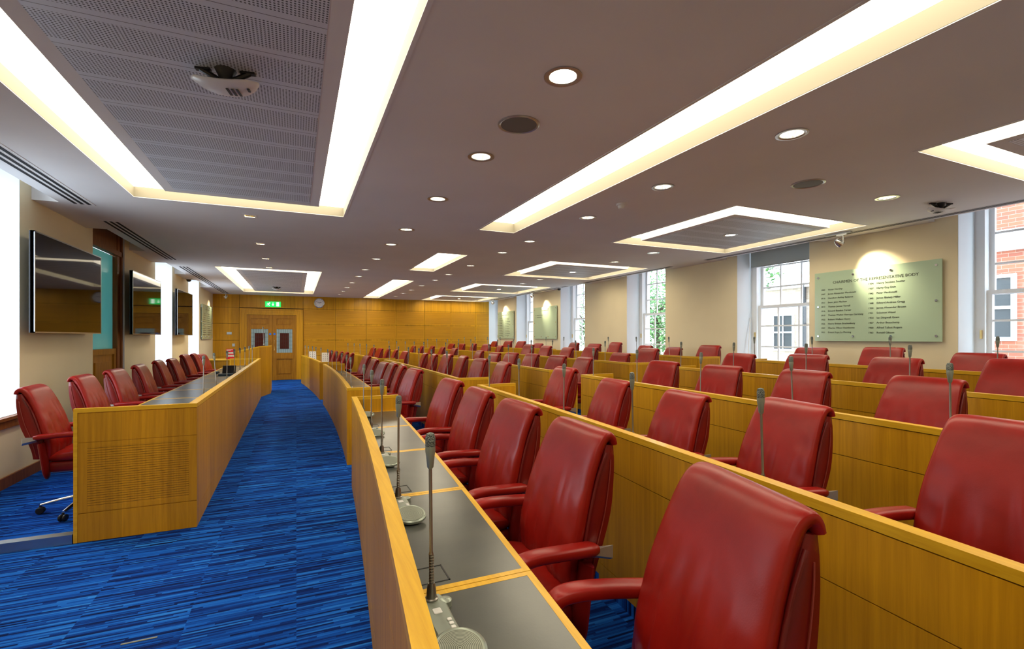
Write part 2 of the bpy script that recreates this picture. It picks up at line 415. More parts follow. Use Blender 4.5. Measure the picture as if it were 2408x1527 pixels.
for x, y in ROUND:
    nseg = 32; out = []; inn = []
    for i in range(nseg):
        a = 2*math.pi*i/nseg; ca, sa = math.cos(a), math.sin(a); q = HS/max(abs(ca), abs(sa))
        out.append((x+ca*q, y+sa*q, CEIL)); inn.append((x+ca*RO, y+sa*RO, CEIL))
    c.rings([out, inn], 0, cap=False)
# window pockets along both long walls
for side, xa, xw, ops in ((0, CX0, XL_-.02, OPL), (1, CX1, XR_+.02, OPR)):
    lo, hi = min(xa, xw), max(xa, xw); y = -1.6
    pk = [(a-.22, b+.22) for a, b in ops]
    for a, b in pk+[(YB, YB)]:
        if a > y: c.box(lo+(.02 if side else 0), hi-(0 if side else .02), y, min(a, YB), CEIL, CEIL+.3)
        y = b
    c.box(xa-.02 if side == 0 else xa, xa if side == 0 else xa+.02, -1.6, YB, CEIL, 3.1)
    c.box(min(lo, XL_-.5) if side == 0 else lo, hi if side == 0 else XR_+.55, -1.6, YB, 3.03, 3.1)
c.box(-3, 7.6, -1.7, YB+.1, 3.12, 3.16)
struct('ceiling', c, 'ceiling')

REC = .10
def cove_box(mb, x0, x1, y0, y1, h=REC):
    "upstand sides of a recess, plus lid that glows (slot 1)"
    for a, b in (((x0, y0), (x1, y0)), ((x1, y0), (x1, y1)), ((x1, y1), (x0, y1)), ((x0, y1), (x0, y0))):
        mb.quad((*a, CEIL), (*b, CEIL), (*b, CEIL+h), (*a, CEIL+h))
def edge_trim(mb, x0, x1, y0, y1, w=.022, z=CEIL-.004):
    for (a, b, c_, d) in ((x0-w, x0, y0-w, y1+w), (x1, x1+w, y0-w, y1+w), (x0, x1, y0-w, y0), (x0, x1, y1, y1+w)): mb.box(a, b, c_, d, z, CEIL+.002)
FR_L = ['nearest square light cove by the windows', 'second square light cove from the camera by the windows', 'third square light cove from the camera by the windows', 'fourth square light cove from the camera by the windows', 'furthest square light cove by the windows']
def ring_cove(x0, x1, y0, y1, ins, label, perf_name):
    r = thing('light_cove', ((x0+x1)/2, (y0+y1)/2, CEIL), label, 'ceiling light')
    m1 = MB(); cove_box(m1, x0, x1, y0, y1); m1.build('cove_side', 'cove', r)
    ix0, ix1, iy0, iy1 = x0+ins[0], x1-ins[1], y0+ins[2], y1-ins[3]
    d = MB(); z = CEIL+REC
    for (a, b, c_, e) in ((x0, ix0, y0, y1), (ix1, x1, y0, y1), (ix0, ix1, y0, iy0), (ix0, ix1, iy1, y1)): d.quad((a, c_, z), (a, e, z), (b, e, z), (b, c_, z))
    d.build('glowing_top', 'cove_glow', r)
    p = MB(); p.box(ix0, ix1, iy0, iy1, CEIL-.0, CEIL+REC)
    p.build('centre_panel_border', 'ceiling', r)
    q = MB(); bw = .09; q.box(ix0+bw, ix1-bw, iy0+bw, iy1-bw, CEIL-.003, CEIL+.004); q.build('perforated_panel', 'perf', r)
    e = MB(); edge_trim(e, x0, x1, y0, y1); e.build('edge_trim', 'ceiling', r)
    return r
ring_cove(*PANELS[0], (.32, .27, .3, .33), 'large rectangular light cove with perforated panel above the near aisle', 0)
ring_cove(*PANELS[1], (.32, .27, .3, .35), 'far rectangular light cove above the left desk near the oak wall', 0)
for fr_, lb in zip(FRAMES, FR_L): ring_cove(*fr_, (.28, .28, .27, .27), lb, 0)
for st, lb in zip(STRIPS, ('long open light trough running diagonally over the near rows', 'short light trough in the middle of the ceiling', 'light trough nearest the oak back wall')):
    x0, x1, y0, y1 = st; r = thing('light_trough', ((x0+x1)/2, (y0+y1)/2, CEIL), lb, 'ceiling light')
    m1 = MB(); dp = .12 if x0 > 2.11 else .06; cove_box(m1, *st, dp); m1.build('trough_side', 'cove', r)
    d = MB(); z = CEIL+dp; d.quad((x0, y0, z), (x0, y1, z), (x1, y1, z), (x1, y0, z)); d.build('glowing_top', 'cove_glow', r)
    e = MB(); edge_trim(e, *st); e.build('edge_trim', 'ceiling', r)

# round downlights
def downlight(loc, on=False):
    r = thing('downlight', (loc[0], loc[1], CEIL), 'x', 'downlight', 'recessed round downlights')
    a = MB(); a.lathe([(RO-.006, .004), (RO+.022, -.001), (RO+.022, -.005), (RO+.004, -.007), (RO-.006, -.003)], 32, cap=False); a.build('trim_ring', 'alu', r, 40, world=False)
    a = MB(); a.lathe([(RO-.004, 0), (RO-.010, .02), (RO-.022, .045), (RO-.034, .062)], 32, cap=False); a.build('reflector', 'reflector', r, 60, world=False)
    a = MB(); a.lathe([(.001, .012 if on else .040), (.026, .018 if on else .044), (.044, .05), (.044, .062), (.001, .062)], 20, cap=False); a.build('lamp', 'lamp_on' if on else 'lamp', r, world=False)
    return r
lit = downlight(ROUND[0], True); lit['label'] = 'brightly lit round downlight, nearest to the camera above the front row'
proto = downlight(ROUND[1])
lines = {1.275: 'line over the front row', 3.04: 'line over the third row', 5.28: 'line nearest the windows'}
cnt = {}
for i, (x, y) in enumerate(ROUND):
    cnt[x] = cnt.get(x, 0)+1
    if i == 0: continue
    o = proto if i == 1 else copy_tree(proto)
    o.location = (x, y, CEIL); o['label'] = 'recessed round downlight, %s of the ceiling %s' % (ORD[cnt[x]-1], lines[x])
# downlights sitting inside the square coves
pc = None
for i, fr_ in enumerate(FRAMES[1:]):
    x, y = 5.28, (fr_[2]+fr_[3])/2
    if pc is None:
        pc = thing('surface_downlight', (x, y, CEIL-.003), '', 'downlight', 'downlights inside the square coves')
        a = MB(); a.lathe([(.06, 0), (.095, 0), (.095, -.006), (.07, -.01), (.06, -.004)], 28, cap=False); a.build('trim_ring', 'alu', pc, 40, world=False)
        a = MB(); a.lathe([(.001, -.003), (.062, -.003), (.062, -.001), (.001, -.001)], 28, cap=False); a.build('lamp', 'lamp', pc, world=False); o = pc
    else: o = copy_tree(pc)
    o.location = (x, y, CEIL-.003); o['label'] = 'round downlight in the middle of the %s square cove' % ['second', 'third', 'fourth', 'fifth'][i]
ps = None
for i, (x, y) in enumerate(SQ):
    if ps is None:
        ps = thing('square_downlight', (x, y, CEIL), '', 'downlight', 'square downlights over the aisle')
        a = MB()
        for q in ((-.07, -.05, -.07, .07), (.05, .07, -.07, .07), (-.05, .05, -.07, -.05), (-.05, .05, .05, .07)): a.box(*q, -.005, .002)
        a.build('trim_ring', 'white', ps, world=False)
        a = MB(); a.rings([[(-.055, -.055, 0), (.055, -.055, 0), (.055, .055, 0), (-.055, .055, 0)], [(-.035, -.035, .06), (.035, -.035, .06), (.035, .035, .06), (-.035, .035, .06)]], cap=False); a.build('reflector', 'brass', ps, world=False)
        a = MB(); a.box(-.035, .035, -.035, .035, .06, .065); a.build('lamp', 'lamp_on', ps, world=False); o = ps
    else: o = copy_tree(ps)
    o.location = (x, y, CEIL); o['label'] = 'small square downlight over the aisle, %s from the camera' % ['first', 'second', 'third', 'fourth'][i]

# ceiling speakers, detector, cameras
def speaker(x, y, label):
    r = thing('ceiling_speaker', (x, y, CEIL), label, 'speaker', 'round ceiling speakers')
    a = MB(); a.lathe([(.115, 0), (.135, 0), (.135, -.004), (.125, -.009), (.115, -.005)], 40, cap=False); a.build('trim_ring', 'alu', r, 40, world=False)
    a = MB(); a.lathe([(.001, -.006), (.117, -.004), (.117, 0), (.001, 0)], 40, cap=False); a.build('grille', 'dark_speaker' if 'dark_speaker' in M else 'dark_grey', r, world=False)
M['dark_speaker'] = mat('grey_speaker_grille', (.16, .16, .15), .6)
speaker(1.304, 2.817, 'round grey ceiling speaker beside the brightly lit downlight')
speaker(4.154, 2.855, 'round grey ceiling speaker between the two nearest square coves')
r = thing('smoke_detector', (3.04, 4.07, CEIL), 'small white smoke detector above the third row', 'smoke detector')
a = MB(); a.lathe([(.05, 0), (.05, -.02), (.001, -.02)], 24, cap=False); a.build('base', 'white', r, 30, world=False)
a = MB(); a.lathe([(.036, -.02), (.03, -.045), (.024, -.05), (.001, -.05)], 24, cap=False); a.build('sensor_head', 'white', r, 30, world=False)

def access_point(x, y, rz, label, sc=1.0):
    r = thing('wireless_access_point', (x, y, CEIL), label, 'wireless access point'); r.rotation_euler.z = rz; r.scale = (sc,)*3
    a = MB(); a.lathe([(.03, 0), (.045, -.0), (.03, -.03), (.02, -.05), (.001, -.05)], 14, cap=False)
    for s in (-1, 1): a.box(s*.09-.03, s*.09+.03, -.012, .012, -.012, 0); a.tube([(s*.1, 0, -.006), (s*.03, 0, -.045)], .012, 8)
    a.build('mounting_bracket', 'black', r, 40, world=False)
    a = MB(); rg = []
    for i in range(11):      # curved shield-shaped shell
        u = -1+2*i/10; x_ = u*.135; hw = .075*math.sqrt(max(.02, 1-abs(u)**2.6)); zc = -.05-.03*(1-u*u)
        rg.append([(x_, hw*math.cos(t_), zc+.016*math.sin(t_)*(1-abs(u)**4*.6)) for t_ in [2*math.pi*j/16 for j in range(16)]])
    a.rings(rg); a.build('shell', 'white', r, 60, world=False)
    a = MB()
    for i in range(3): a.box(.01+.02*i, .02+.02*i, -.03, .03, -.0985, -.0955)
    a.box(.09, .10, -.012, .012, -.085, -.079); a.build('indicator', 'dark_grey', r, world=False)
access_point(-.33, 2.85, R(-12), 'white curved access point under the near perforated panel', 1.15)
access_point(6.0, 2.72, R(160), 'white curved access point near the right wall, beside the name board', 1.0)
access_point(-.486, 14.6, R(20), 'small dark bracketed access point in the far left cove', .9)
def dome(x, y, label, sc=1):
    r = thing('dome_camera', (x, y, CEIL-.001), label, 'security camera', 'dome cameras'); r.scale = (sc,)*3
    a = MB(); a.lathe([(.07, 0), (.07, -.025), (.05, -.03), (.001, -.03)], 20, cap=False); a.build('housing', 'white', r, 30, world=False)
    a = MB(); a.lathe([(.05, -.03), (.045, -.06), (.025, -.08), (.001, -.085)], 20, cap=False); a.build('dome', 'black', r, 60, world=False)
dome(-2.28, 13.3, 'dark dome camera over the left wall beyond the third television')
dome(6.59, 11.6, 'dark dome camera over the right wall between the far name boards')

# linear air slots
def air_slot(x0, x1, ya, yb, nslot, label):
    r = thing('linear_air_vent', ((x0+x1)/2, (ya+yb)/2, CEIL), label, 'air vent', 'linear ceiling air vents')
    a = MB(); a.box(x0, x1, ya, yb, CEIL-.003, CEIL+.001); a.build('frame', 'ceiling', r)
    w_ = (x1-x0)/(nslot*2+1); s_ = MB()
    for i in range(nslot): s_.box(x0+w_*(2*i+1), x0+w_*(2*i+2), ya+.03, yb-.03, CEIL-.0045, CEIL-.002)
    s_.build('slot', 'slot', r)
air_slot(-2.10, -1.90, 3.2, 6.35, 3, 'black slotted ceiling vent above the nearest left window')
air_slot(-2.10, -1.90, 7.1, 10.22, 3, 'black slotted ceiling vent above the wooden doorway recess')
air_slot(-2.10, -1.90, 11.1, 17.4, 3, 'black slotted ceiling vent leading to the oak wall')
air_slot(6.56, 6.68, 1.0, 6.45, 3, 'grey slotted ceiling vent over the large name board')
air_slot(6.56, 6.68, 7.25, 10.4, 3, 'grey slotted ceiling vent over the middle right windows')
air_slot(6.56, 6.68, 11.2, 16.8, 3, 'grey slotted ceiling vent near the far name boards')

# ------------------------------------------------------------------ windows on the right, exterior
def sash_window(idx, y0, y1, x, zs, zt=3.03):
    r = bpy.data.objects.new('window_%d' % idx, None); C.objects.link(r); r.location = (x, (y0+y1)/2, zs); r['kind'] = 'structure'
    a = MB(); fw = .09
    a.box(x-.10, x+.12, y0, y0+fw, zs, zt); a.box(x-.10, x+.12, y1-fw, y1, zs, zt); a.box(x-.098, x+.118, y0, y1, zt-.05, zt); a.box(x-.12, x+.12, y0, y1, zs, zs+.05)
    a.build('window_frame', 'paint_white', r)
    zm = 1.93
    for nm, xx, za, zb, nr in (('lower_sash', x-.03, zs+.05, zm+.03, 3), ('upper_sash', x+.03, zm-.02, zt-.05, 3)):
        s_ = MB(); ya, yb = y0+fw, y1-fw; st = .045
        s_.box(xx-.02, xx+.02, ya, ya+st, za, zb); s_.box(xx-.02, xx+.02, yb-st, yb, za, zb)
        s_.box(xx-.022, xx+.022, ya, yb, za, za+(.07 if nm[0] == 'l' else .04)); s_.box(xx-.022, xx+.022, ya, yb, zb-.045, zb)
        for i in (1, 2): yy = ya+(yb-ya)*i/3; s_.box(xx-.012, xx+.012, yy-.012, yy+.012, za, zb)
        for i in range(1, nr): z_ = za+(zb-za)*i/nr; s_.box(xx-.0112, xx+.0112, ya, yb, z_-.012, z_+.012)
        so = s_.build(nm, 'paint_white', r)
        p = MB(); p.box(xx-.002, xx+.002, ya+.01, yb-.01, za+.01, zb-.01); p.build('pane', 'glass', so)
    h = MB(); h.box(x-.115, x-.10, y1-.07, y1-.05, 1.40, 1.50); h.build('sash_fitting', 'brass', r)
for i, (a, b) in enumerate(OPR): sash_window(i+1, a+.004, b-.004, XR_+.46, .854)
# plain far window frames on the left (daylight comes through; only their reveals are in view)
for i, (a, b) in enumerate((OPL[0], OPL[2], OPL[3])):
    r = bpy.data.objects.new('window_%d' % (i+7), None); C.objects.link(r); r.location = (XL_-.44, (a+b)/2, .7); r['kind'] = 'structure'
    q = MB(); x = XL_-.42
    q.box(x-.05, x+.03, a+.004, a+.08, .704, 3.03); q.box(x-.05, x+.03, b-.08, b-.004, .704, 3.03); q.box(x-.05, x+.03, a, b, .704, .76); q.box(x-.05, x+.03, a, b, 2.97, 3.03)
    q.box(x-.02, x+.02, a, b, 1.9, 1.94); q.build('window_frame', 'paint_white', r)
# wooden glazed doorway in the left recess
r = bpy.data.objects.new('door_2', None); C.objects.link(r); r.location = (XL_-.3, 8.53, 0); r['kind'] = 'structure'
x = XL_-.07; a = MB(); ya, yb = 7.904, 9.166
a.box(x-.06, x+.0, ya, ya+.1, .061, 3.0); a.box(x-.06, x+.03, yb-.17, yb, .061, 3.0); a.box(x-.06, x+.02, ya, yb, 2.70, 3.02); a.box(x-.02, x+.05, ya, yb, 2.63, 2.70)
a.box(x-.06, x+.05, yb-.05, yb-.004, .061, 3.0)
a.build('door_frame', 'wood_brown', r)
a = MB(); a.box(x-.05, x-.01, ya+.1, yb-.14, .061, 1.25); a.box(x-.01, x+.012, ya+.1, yb-.14, 1.17, 1.25); a.box(x-.01, x+.012, ya+.1, yb-.14, .10, .25)
a.box(x-.01, x+.012, ya+.1, ya+.2, .25, 1.17); a.box(x-.01, x+.012, yb-.24, yb-.14, .25, 1.17); a.box(x-.01, x+.006, ya+.3, yb-.34, .35, 1.07); a.build('lower_panel', 'oak_dark', r)
a = MB(); a.box(x-.04, x-.03, ya+.1, yb-.17, 1.25, 2.63); a.build('frosted_pane', 'teal', r)

# roller blind in the second right-hand window; window pole
r = thing('roller_blind', (XR_+.30, 5.36, 2.6), 'grey roller blind half lowered in the window left of the big name board', 'blind')
a = MB(); a.box(XR_+.30, XR_+.304, 4.75, 5.97, 2.62, 3.0); a.build('fabric', 'blind', r)
a = MB(); a.tube([(XR_+.302, 4.75, 2.62), (XR_+.302, 5.97, 2.62)], .01, 8); a.build('bottom_bar', 'alu', r)
a = MB(); a.tube([(XR_+.33, 4.74, 2.99), (XR_+.33, 5.98, 2.99)], .025, 10); a.build('roller', 'white', r)
a = MB(); a.tube([(XR_+.13, 5.90, .858), (XR_+.30, 5.985, 1.75)], .008, 8)
tag(a.build('window_pole', 'white'), 'thin white window pole leaning in the blind window reveal', 'pole')

# outside
g_ = MB(); g_.box(7.6, 40, -12, 45, -3.2, -3.0); g_.box(-40, -3.2, -12, 45, -3.2, -3.0); struct('ground', g_, 'paving')
def facade_window(mb_f, mb_g, x, ya, yb, za, zb):
    t_ = .07
    mb_f.box(x-.06, x+.02, ya, yb, za, za+t_); mb_f.box(x-.06, x+.02, ya, yb, zb-t_, zb); mb_f.box(x-.06, x+.02, ya, ya+t_, za+t_, zb-t_); mb_f.box(x-.06, x+.02, yb-t_, yb, za+t_, zb-t_)
    ym, zm = (ya+yb)/2, (za+zb)/2
    mb_f.box(x-.05, x+.01, ym-.02, ym+.02, za+t_, zb-t_); mb_f.box(x-.055, x+.01, ya+t_, yb-t_, zm-.03, zm+.03)
    mb_g.box(x-.02, x+.01, ya+t_, yb-t_, za+t_, zb-t_)
r = thing('brick_building', (13.5, 2, -3), 'red brick building with white sash windows outside the nearest right window', 'building')
a = MB(); a.box(13, 16, -4, 8.2, -3, 9); a.build('wall', 'brick_red', r)
a = MB(); a.box(12.8, 13, -4, 8.2, 3.35, 3.55); a.box(12.88, 13, -4, 8.2, 3.15, 3.35); a.build('cornice', 'paint_white', r)
for (ya, yb, za, zb) in ((4.66, 5.75, 1.35, 2.68), (2.2, 3.3, 1.35, 2.68), (4.66, 5.75, 4.6, 6.2), (7.0, 7.9, 1.35, 2.68)):
    fr_ = MB(); gl = MB(); facade_window(fr_, gl, 13, ya, yb, za, zb); w_ = fr_.build('window', 'paint_white', r); gl.build('pane', 'darkpane' if 'darkpane' in M else 'dark_grey', w_)
r = thing('brick_building', (18, 14, -3), 'pale brick building with drainpipe outside the blind window', 'building')
a = MB(); a.box(17, 20, 9.6, 20, -3, 3.25); a.build('wall', 'brick_pale', r)
a = MB(); a.box(16.85, 20, 9.5, 20, 3.25, 3.4); a.build('parapet', 'paint_white', r)
a = MB(); a.tube([(16.9, 11.75, -3), (16.9, 11.75, 3.4)], .06, 10); a.build('drainpipe', 'dark_grey', r)
for (ya, yb, za, zb) in ((12.2, 13.1, .9, 2.3), (14.2, 15.2, .9, 2.3)):
    fr_ = MB(); gl = MB(); facade_window(fr_, gl, 17, ya, yb, za, zb); w_ = fr_.build('window', 'paint_white', r); gl.build('pane', 'dark_grey', w_)
def tree(x, y, zc, rx, rz, nleaf, label):
    r = thing('leafy_tree', (x, y, -3), label, 'tree', 'trees outside the windows')
    a = MB(); a.tube([(x, y, -3), (x+.1, y+.05, -1), (x, y, zc)], [.2, .14, .05], 8)
    for i in range(7):
        an = i*.9; a.tube([(x, y, zc-.9+.2*i), (x+rx*.7*math.cos(an), y+rx*.7*math.sin(an), zc-.2+.25*i)], [.05, .015], 6)
    a.build('trunk', 'bark', r)
    l_ = MB()
    for i in range(nleaf):
        u = Vector((random.gauss(0, 1), random.gauss(0, 1), random.gauss(0, 1))).normalized()*random.random()**.45
        p = Vector((x+u.x*rx, y+u.y*rx, zc+u.z*rz)); s_ = random.uniform(.045, .10)
        A = Vector((random.gauss(0, 1), random.gauss(0, 1), random.gauss(0, 1))).normalized(); B = A.orthogonal().normalized()
        l_.quad(p-A*s_, p-B*s_*.5, p+A*s_, p+B*s_*.5, random.random() < .4)
    l_.build('foliage', ['leaf', 'leaf2'], r)
tree(12.6, 14.6, 2.1, 1.7, 2.2, 5200, 'green leafy tree seen through the middle right window')
tree(12.9, 11.0, 3.9, 1.25, 1.3, 2600, 'green tree crown above pale brick building in the blind window')
tree(13.0, 20.0, 2.0, 1.9, 2.2, 3500, 'distant green tree seen through the far right windows')

# ------------------------------------------------------------------ glass name boards
def text_mesh(s_, size):
    cu = bpy.data.curves.new('t', 'FONT'); cu.body = s_; cu.size = size; cu.extrude = .0008; cu.resolution_u = 2
    o = bpy.data.objects.new('t', cu); C.objects.link(o); dg = bpy.context.evaluated_depsgraph_get(); dg.update()
    me = bpy.data.meshes.new_from_object(o.evaluated_get(dg)); bpy.data.objects.remove(o); bpy.data.curves.remove(cu)
    vs = [tuple(v.co) for v in me.vertices]; fs = [tuple(p.vertices) for p in me.polygons]; bpy.data.meshes.remove(me); return vs, fs
def board(y0, y1, z0, z1, x, sgn, label, title, cols, bars=None):
    """glass board on a long wall; sgn=+1: hangs on the right wall and reads towards -Y"""
    r = thing('glass_name_board', (x, (y0+y1)/2, z0), label, 'name board')
    a = MB(); a.box(x-.006, x+.006, y0, y1, z0, z1); a.build('glass_panel', 'frost', r)
    w_ = y1-y0; h_ = z1-z0; lt = MB()
    def P(u, v): return (x-sgn*.0075, (y1-u) if sgn > 0 else (y0+u), z0+v)     # u from the reader's left
    def put(s_, u, v, size):
        vs, fs = text_mesh(s_, size); b_ = len(lt.v)
        for vx, vy, vz in vs: p = P(u+vx, v+vy); lt.v.append((p[0]-sgn*vz, p[1], p[2]))
        for q in fs: lt.face([b_+i for i in (q if True else q[::-1])])
    if title: put(title[0], title[1]*w_, title[2]*h_, title[3])
    for (u, v0, dv, rows, size) in cols or []:
        for i, (yr, nm) in enumerate(rows):
            put(yr, u*w_, (v0-dv*i)*h_, size); put(nm, (u+.065)*w_, (v0-dv*i)*h_, size*1.1)
    for (u, v, du) in bars or []:
        q = P(u*w_, v*h_); q2 = P((u+du)*w_, v*h_+.012); lt.box(min(q[0], q[0]-sgn*.001), max(q[0], q[0]-sgn*.001), min(q[1], q2[1]), max(q[1], q2[1]), q[2], q2[2])
    lt.build('lettering', 'letter', r)
    for u in (.035, .35, .65, .965):
        for v in (.07, .5, .93):
            if v == .5 and u in (.35, .65): continue
            s_ = MB(); p = P(u*w_, v*h_); s_.lathe([(.001, -sgn*.016), (.014, -sgn*.016), (.016, -sgn*.008), (.016, sgn*.03)][::1], 14, c=(x, p[1], p[2]), axis='x', cap=False); s_.build('standoff', 'chrome', r, 50)
NL = [('1903', 'Victor Horsley'), ('1907', 'James Alexander Macdonald'), ('1910', 'Hamilton Ashley Ballance'), ('1911', 'Ewen John Maclean'), ('1913', 'Thomas Jenner Verrall'), ('1916', 'Edward Beadon Turner'), ('1919', 'Thomas Walter Harropp Garstang'), ('1922', 'Robert Wallace Henry'), ('1925', 'Henry Britten Brackenbury'), ('1927', 'Charles Oliver Hawthorne'), ('1931', 'Ernest Kaye Le Fleming')]
NR = [('1934', 'Henry Sessions Souttar'), ('1937', 'Harry Guy Dain'), ('1942', 'Peter Macdonald'), ('1945', 'James Blakely Miller'), ('1948', 'Edward Andrew Gregg'), ('1950', 'James Alexander Brown'), ('1951', 'Solomon Wand'), ('1954', 'Ian Dingwall Grant'), ('1957', 'Arthur Beauchamp'), ('1960', 'Alfred Talbot Rogers'), ('1963', 'Ronald Gibson')]
xb = XR_-.035
board(3.10, 4.61, 1.365, 2.335, xb, 1, 'large green glass board listing chairmen, right wall beside the blind window', ('CHAIRMEN OF THE REPRESENTATIVE BODY', .17, .825, .052), [(.06, .735, .062, NL, .030), (.475, .765, .066, NR, .031)])
board(12.22, 13.68, 1.365, 2.335, xb, 1, 'green glass board with only two lines of names, far right wall', None, None, [(.36, .88, .3), (.08, .74, .035), (.14, .74, .28), (.08, .67, .035), (.14, .67, .22)])
bars = [(.3, .86, .4)]
for i in range(11):
    for u in (.08, .50): bars += [(u, .74-.062*i, .035), (u+.06, .74-.062*i, random.uniform(.14, .24))]
board(15.24, 16.68, 1.365, 2.335, xb, 1, 'furthest green glass board with two columns of names, right wall', None, None, bars)
board(15.55, 17.35, 1.365, 2.335, XL_+.035, -1, 'green glass name board on the left wall next to the oak wall', None, None, bars)

# picture spotlights on short tracks
def spotlight(x, y, tx, ty, tz, label, watts):
    r = thing('track_spotlight', (x, y, CEIL), label, 'spotlight', 'track spotlights')
    a = MB(); a.box(x-.02, x+.02, y-.16, y+.16, CEIL-.022, CEIL); a.box(x-.018, x+.018, y-.11, y+.02, CEIL-.04, CEIL-.02); a.build('track', 'alu', r)
    a = MB(); a.box(x-.008, x+.008, y-.065, y-.058, CEIL-.15, CEIL-.03); a.box(x-.008, x+.008, y-.065, y, CEIL-.045, CEIL-.038); a.build('yoke', 'alu', r)
    pos = Vector((x, y, CEIL-.12)); d = (Vector((tx, ty, tz))-pos).normalized()
    a = MB(); a.lathe([(.001, -.05), (.03, -.045), (.048, 0), (.052, .045), (.046, .048), (.03, .01), (.001, .005)], 24, cap=False)
    a.xf(Matrix.Translation(pos) @ d.to_track_quat('Z', 'Y').to_matrix().to_4x4()); a.build('lamp_head', 'chrome', r, 40)
    ld = bpy.data.lights.new('spot_lamp', 'SPOT'); ld.energy = watts; ld.color = (1, .85, .6); ld.spot_size = R(66); ld.spot_blend = 1.0; ld.shadow_soft_size = .02
    lo = bpy.data.objects.new('spot_lamp', ld); C.objects.link(lo); lo.location = pos+d*.06-Vector(r.location); lo.rotation_euler = d.to_track_quat('-Z', 'Y').to_euler(); lo.parent = r
spotlight(6.50, 4.05, 6.9, 3.80, 2.25, 'chrome track spotlight aimed at the large name board', 80)
spotlight(6.50, 13.1, 6.9, 12.9, 2.25, 'chrome track spotlight aimed at the two-line name board', 80)
spotlight(6.50, 16.3, 6.9, 16.0, 2.25, 'chrome track spotlight aimed at the furthest name board', 80)
spotlight(-1.98, 17.2, -2.4, 16.9, 2.2, 'chrome track spotlight in the far left corner', 35)

# ------------------------------------------------------------------ televisions
for (ya, yb, lb) in ((5.98, 7.68, 'large black wall television nearest the camera, left wall'), (8.97, 10.62, 'black wall television between the doorway recess and bright window'), (11.95, 13.55, 'furthest black wall television on the left wall')):
    xt = -2.25; r = thing('television', (xt, (ya+yb)/2, 1.46), lb, 'television', 'wall televisions')
    a = MB(); a.rbox(xt-.04, xt, ya, yb, 1.46, 2.425, .004); a.build('casing', 'black', r)
    a = MB(); e = .012
    for q in ((ya, ya+e, 1.46, 2.425), (yb-e, yb, 1.46, 2.425)): a.box(xt-.03, xt+.003, q[0], q[1], q[2], q[3])
    a.box(xt-.03, xt+.003, ya, yb, 1.46, 1.46+e); a.box(xt-.03, xt+.003, ya, yb, 2.425-e, 2.425); a.build('bezel', 'alu', r)
    a = MB(); a.box(xt, xt+.001, ya+e, yb-e, 1.46+e, 2.425-e); a.build('screen', 'screen', r)
    a = MB(); ym = (ya+yb)/2 if ya != 8.97 else ya+.7
    a.box(XL_+.004, xt-.04, ym-.25, ym-.2, 1.7, 2.2); a.box(XL_+.004, xt-.04, ym+.2, ym+.25, 1.7, 2.2); a.build('wall_bracket', 'black', r)

# ------------------------------------------------------------------ back wall things
r = bpy.data.objects.new('door_1', None); C.objects.link(r); r.location = (-.72, YB, 0); r['kind'] = 'structure'
a = MB()
for w0, w1, yy in ((.0, .05, .055), (.05, .14, .035), (.14, .20, .02)):
    # nested mouldings, outer thickest
    xa, xb_, zt = -1.66+w0, .20-w0, 2.345-w0
    a.box(xa, xa+(w1-w0), YB-yy, YB+.03, 0, zt-(w1-w0)); a.box(xb_-(w1-w0), xb_, YB-yy, YB+.03, 0, zt-(w1-w0)); a.box(xa, xb_, YB-yy, YB+.03, zt-(w1-w0), zt)
a.build('door_frame', 'oak_wall', r)
for s, (xa, xb_) in enumerate(((-1.455, -.723), (-.717, -.005))):
    lf = MB(); yf = YB-.018; stile = .12
    lf.box(xa, xa+stile, yf, yf+.045, 0.002, 2.135); lf.box(xb_-stile, xb_, yf, yf+.045, .002, 2.135)
    for za, zb in ((.01, .16), (.70, .90), (1.68, 1.80), (2.03, 2.135)): lf.box(xa+stile, xb_-stile, yf, yf+.045, za, zb)
    for za, zb in ((.16, .70), (1.80, 2.03)):
        lf.box(xa+stile, xb_-stile, yf+.035, yf+.045, za, zb); lf.box(xa+stile+.05, xb_-stile-.05, yf+.012, yf+.036, za+.05, zb-.05)
    o = lf.build('door_leaf', 'oak_dark', r)
    gl = MB(); gx0, gx1, gz0, gz1 = xa+stile, xb_-stile, .90, 1.68
    gl.box(gx0, gx1, yf+.015, yf+.02, gz0, gz1, 0); gl.box(gx0+.1, gx1-.1, yf+.013, yf+.016, gz0+.13, gz1-.13, 1)
    for i in range(1, 7): x_ = gx0+(gx1-gx0)*i/7; gl.box(x_-.003, x_+.003, yf+.010, yf+.014, gz0, gz1, 2)
    for i in range(1, 6): z_ = gz0+(gz1-gz0)*i/6; gl.box(gx0, gx1, yf+.010, yf+.014, z_-.003, z_+.003, 2)
    gl.build('leaded_pane', ['leadglass', 'darkglass', 'black'], o)
    hx = xb_-.06 if s == 0 else xa+.06
    h = MB(); h.tube([(hx, yf, 1.32), (hx, yf-.05, 1.32), (hx, yf-.05, .98), (hx, yf, .98)], .011, 8); h.build('pull_handle', 'brass', o)
    h = MB(); h.lathe([(.001, 0), (.035, 0), (.035, .003), (.001, .003)], 20, c=(hx, yf-.003, 1.52), axis='y', cap=False); h.build('blue_sign', 'blue_disc', o)
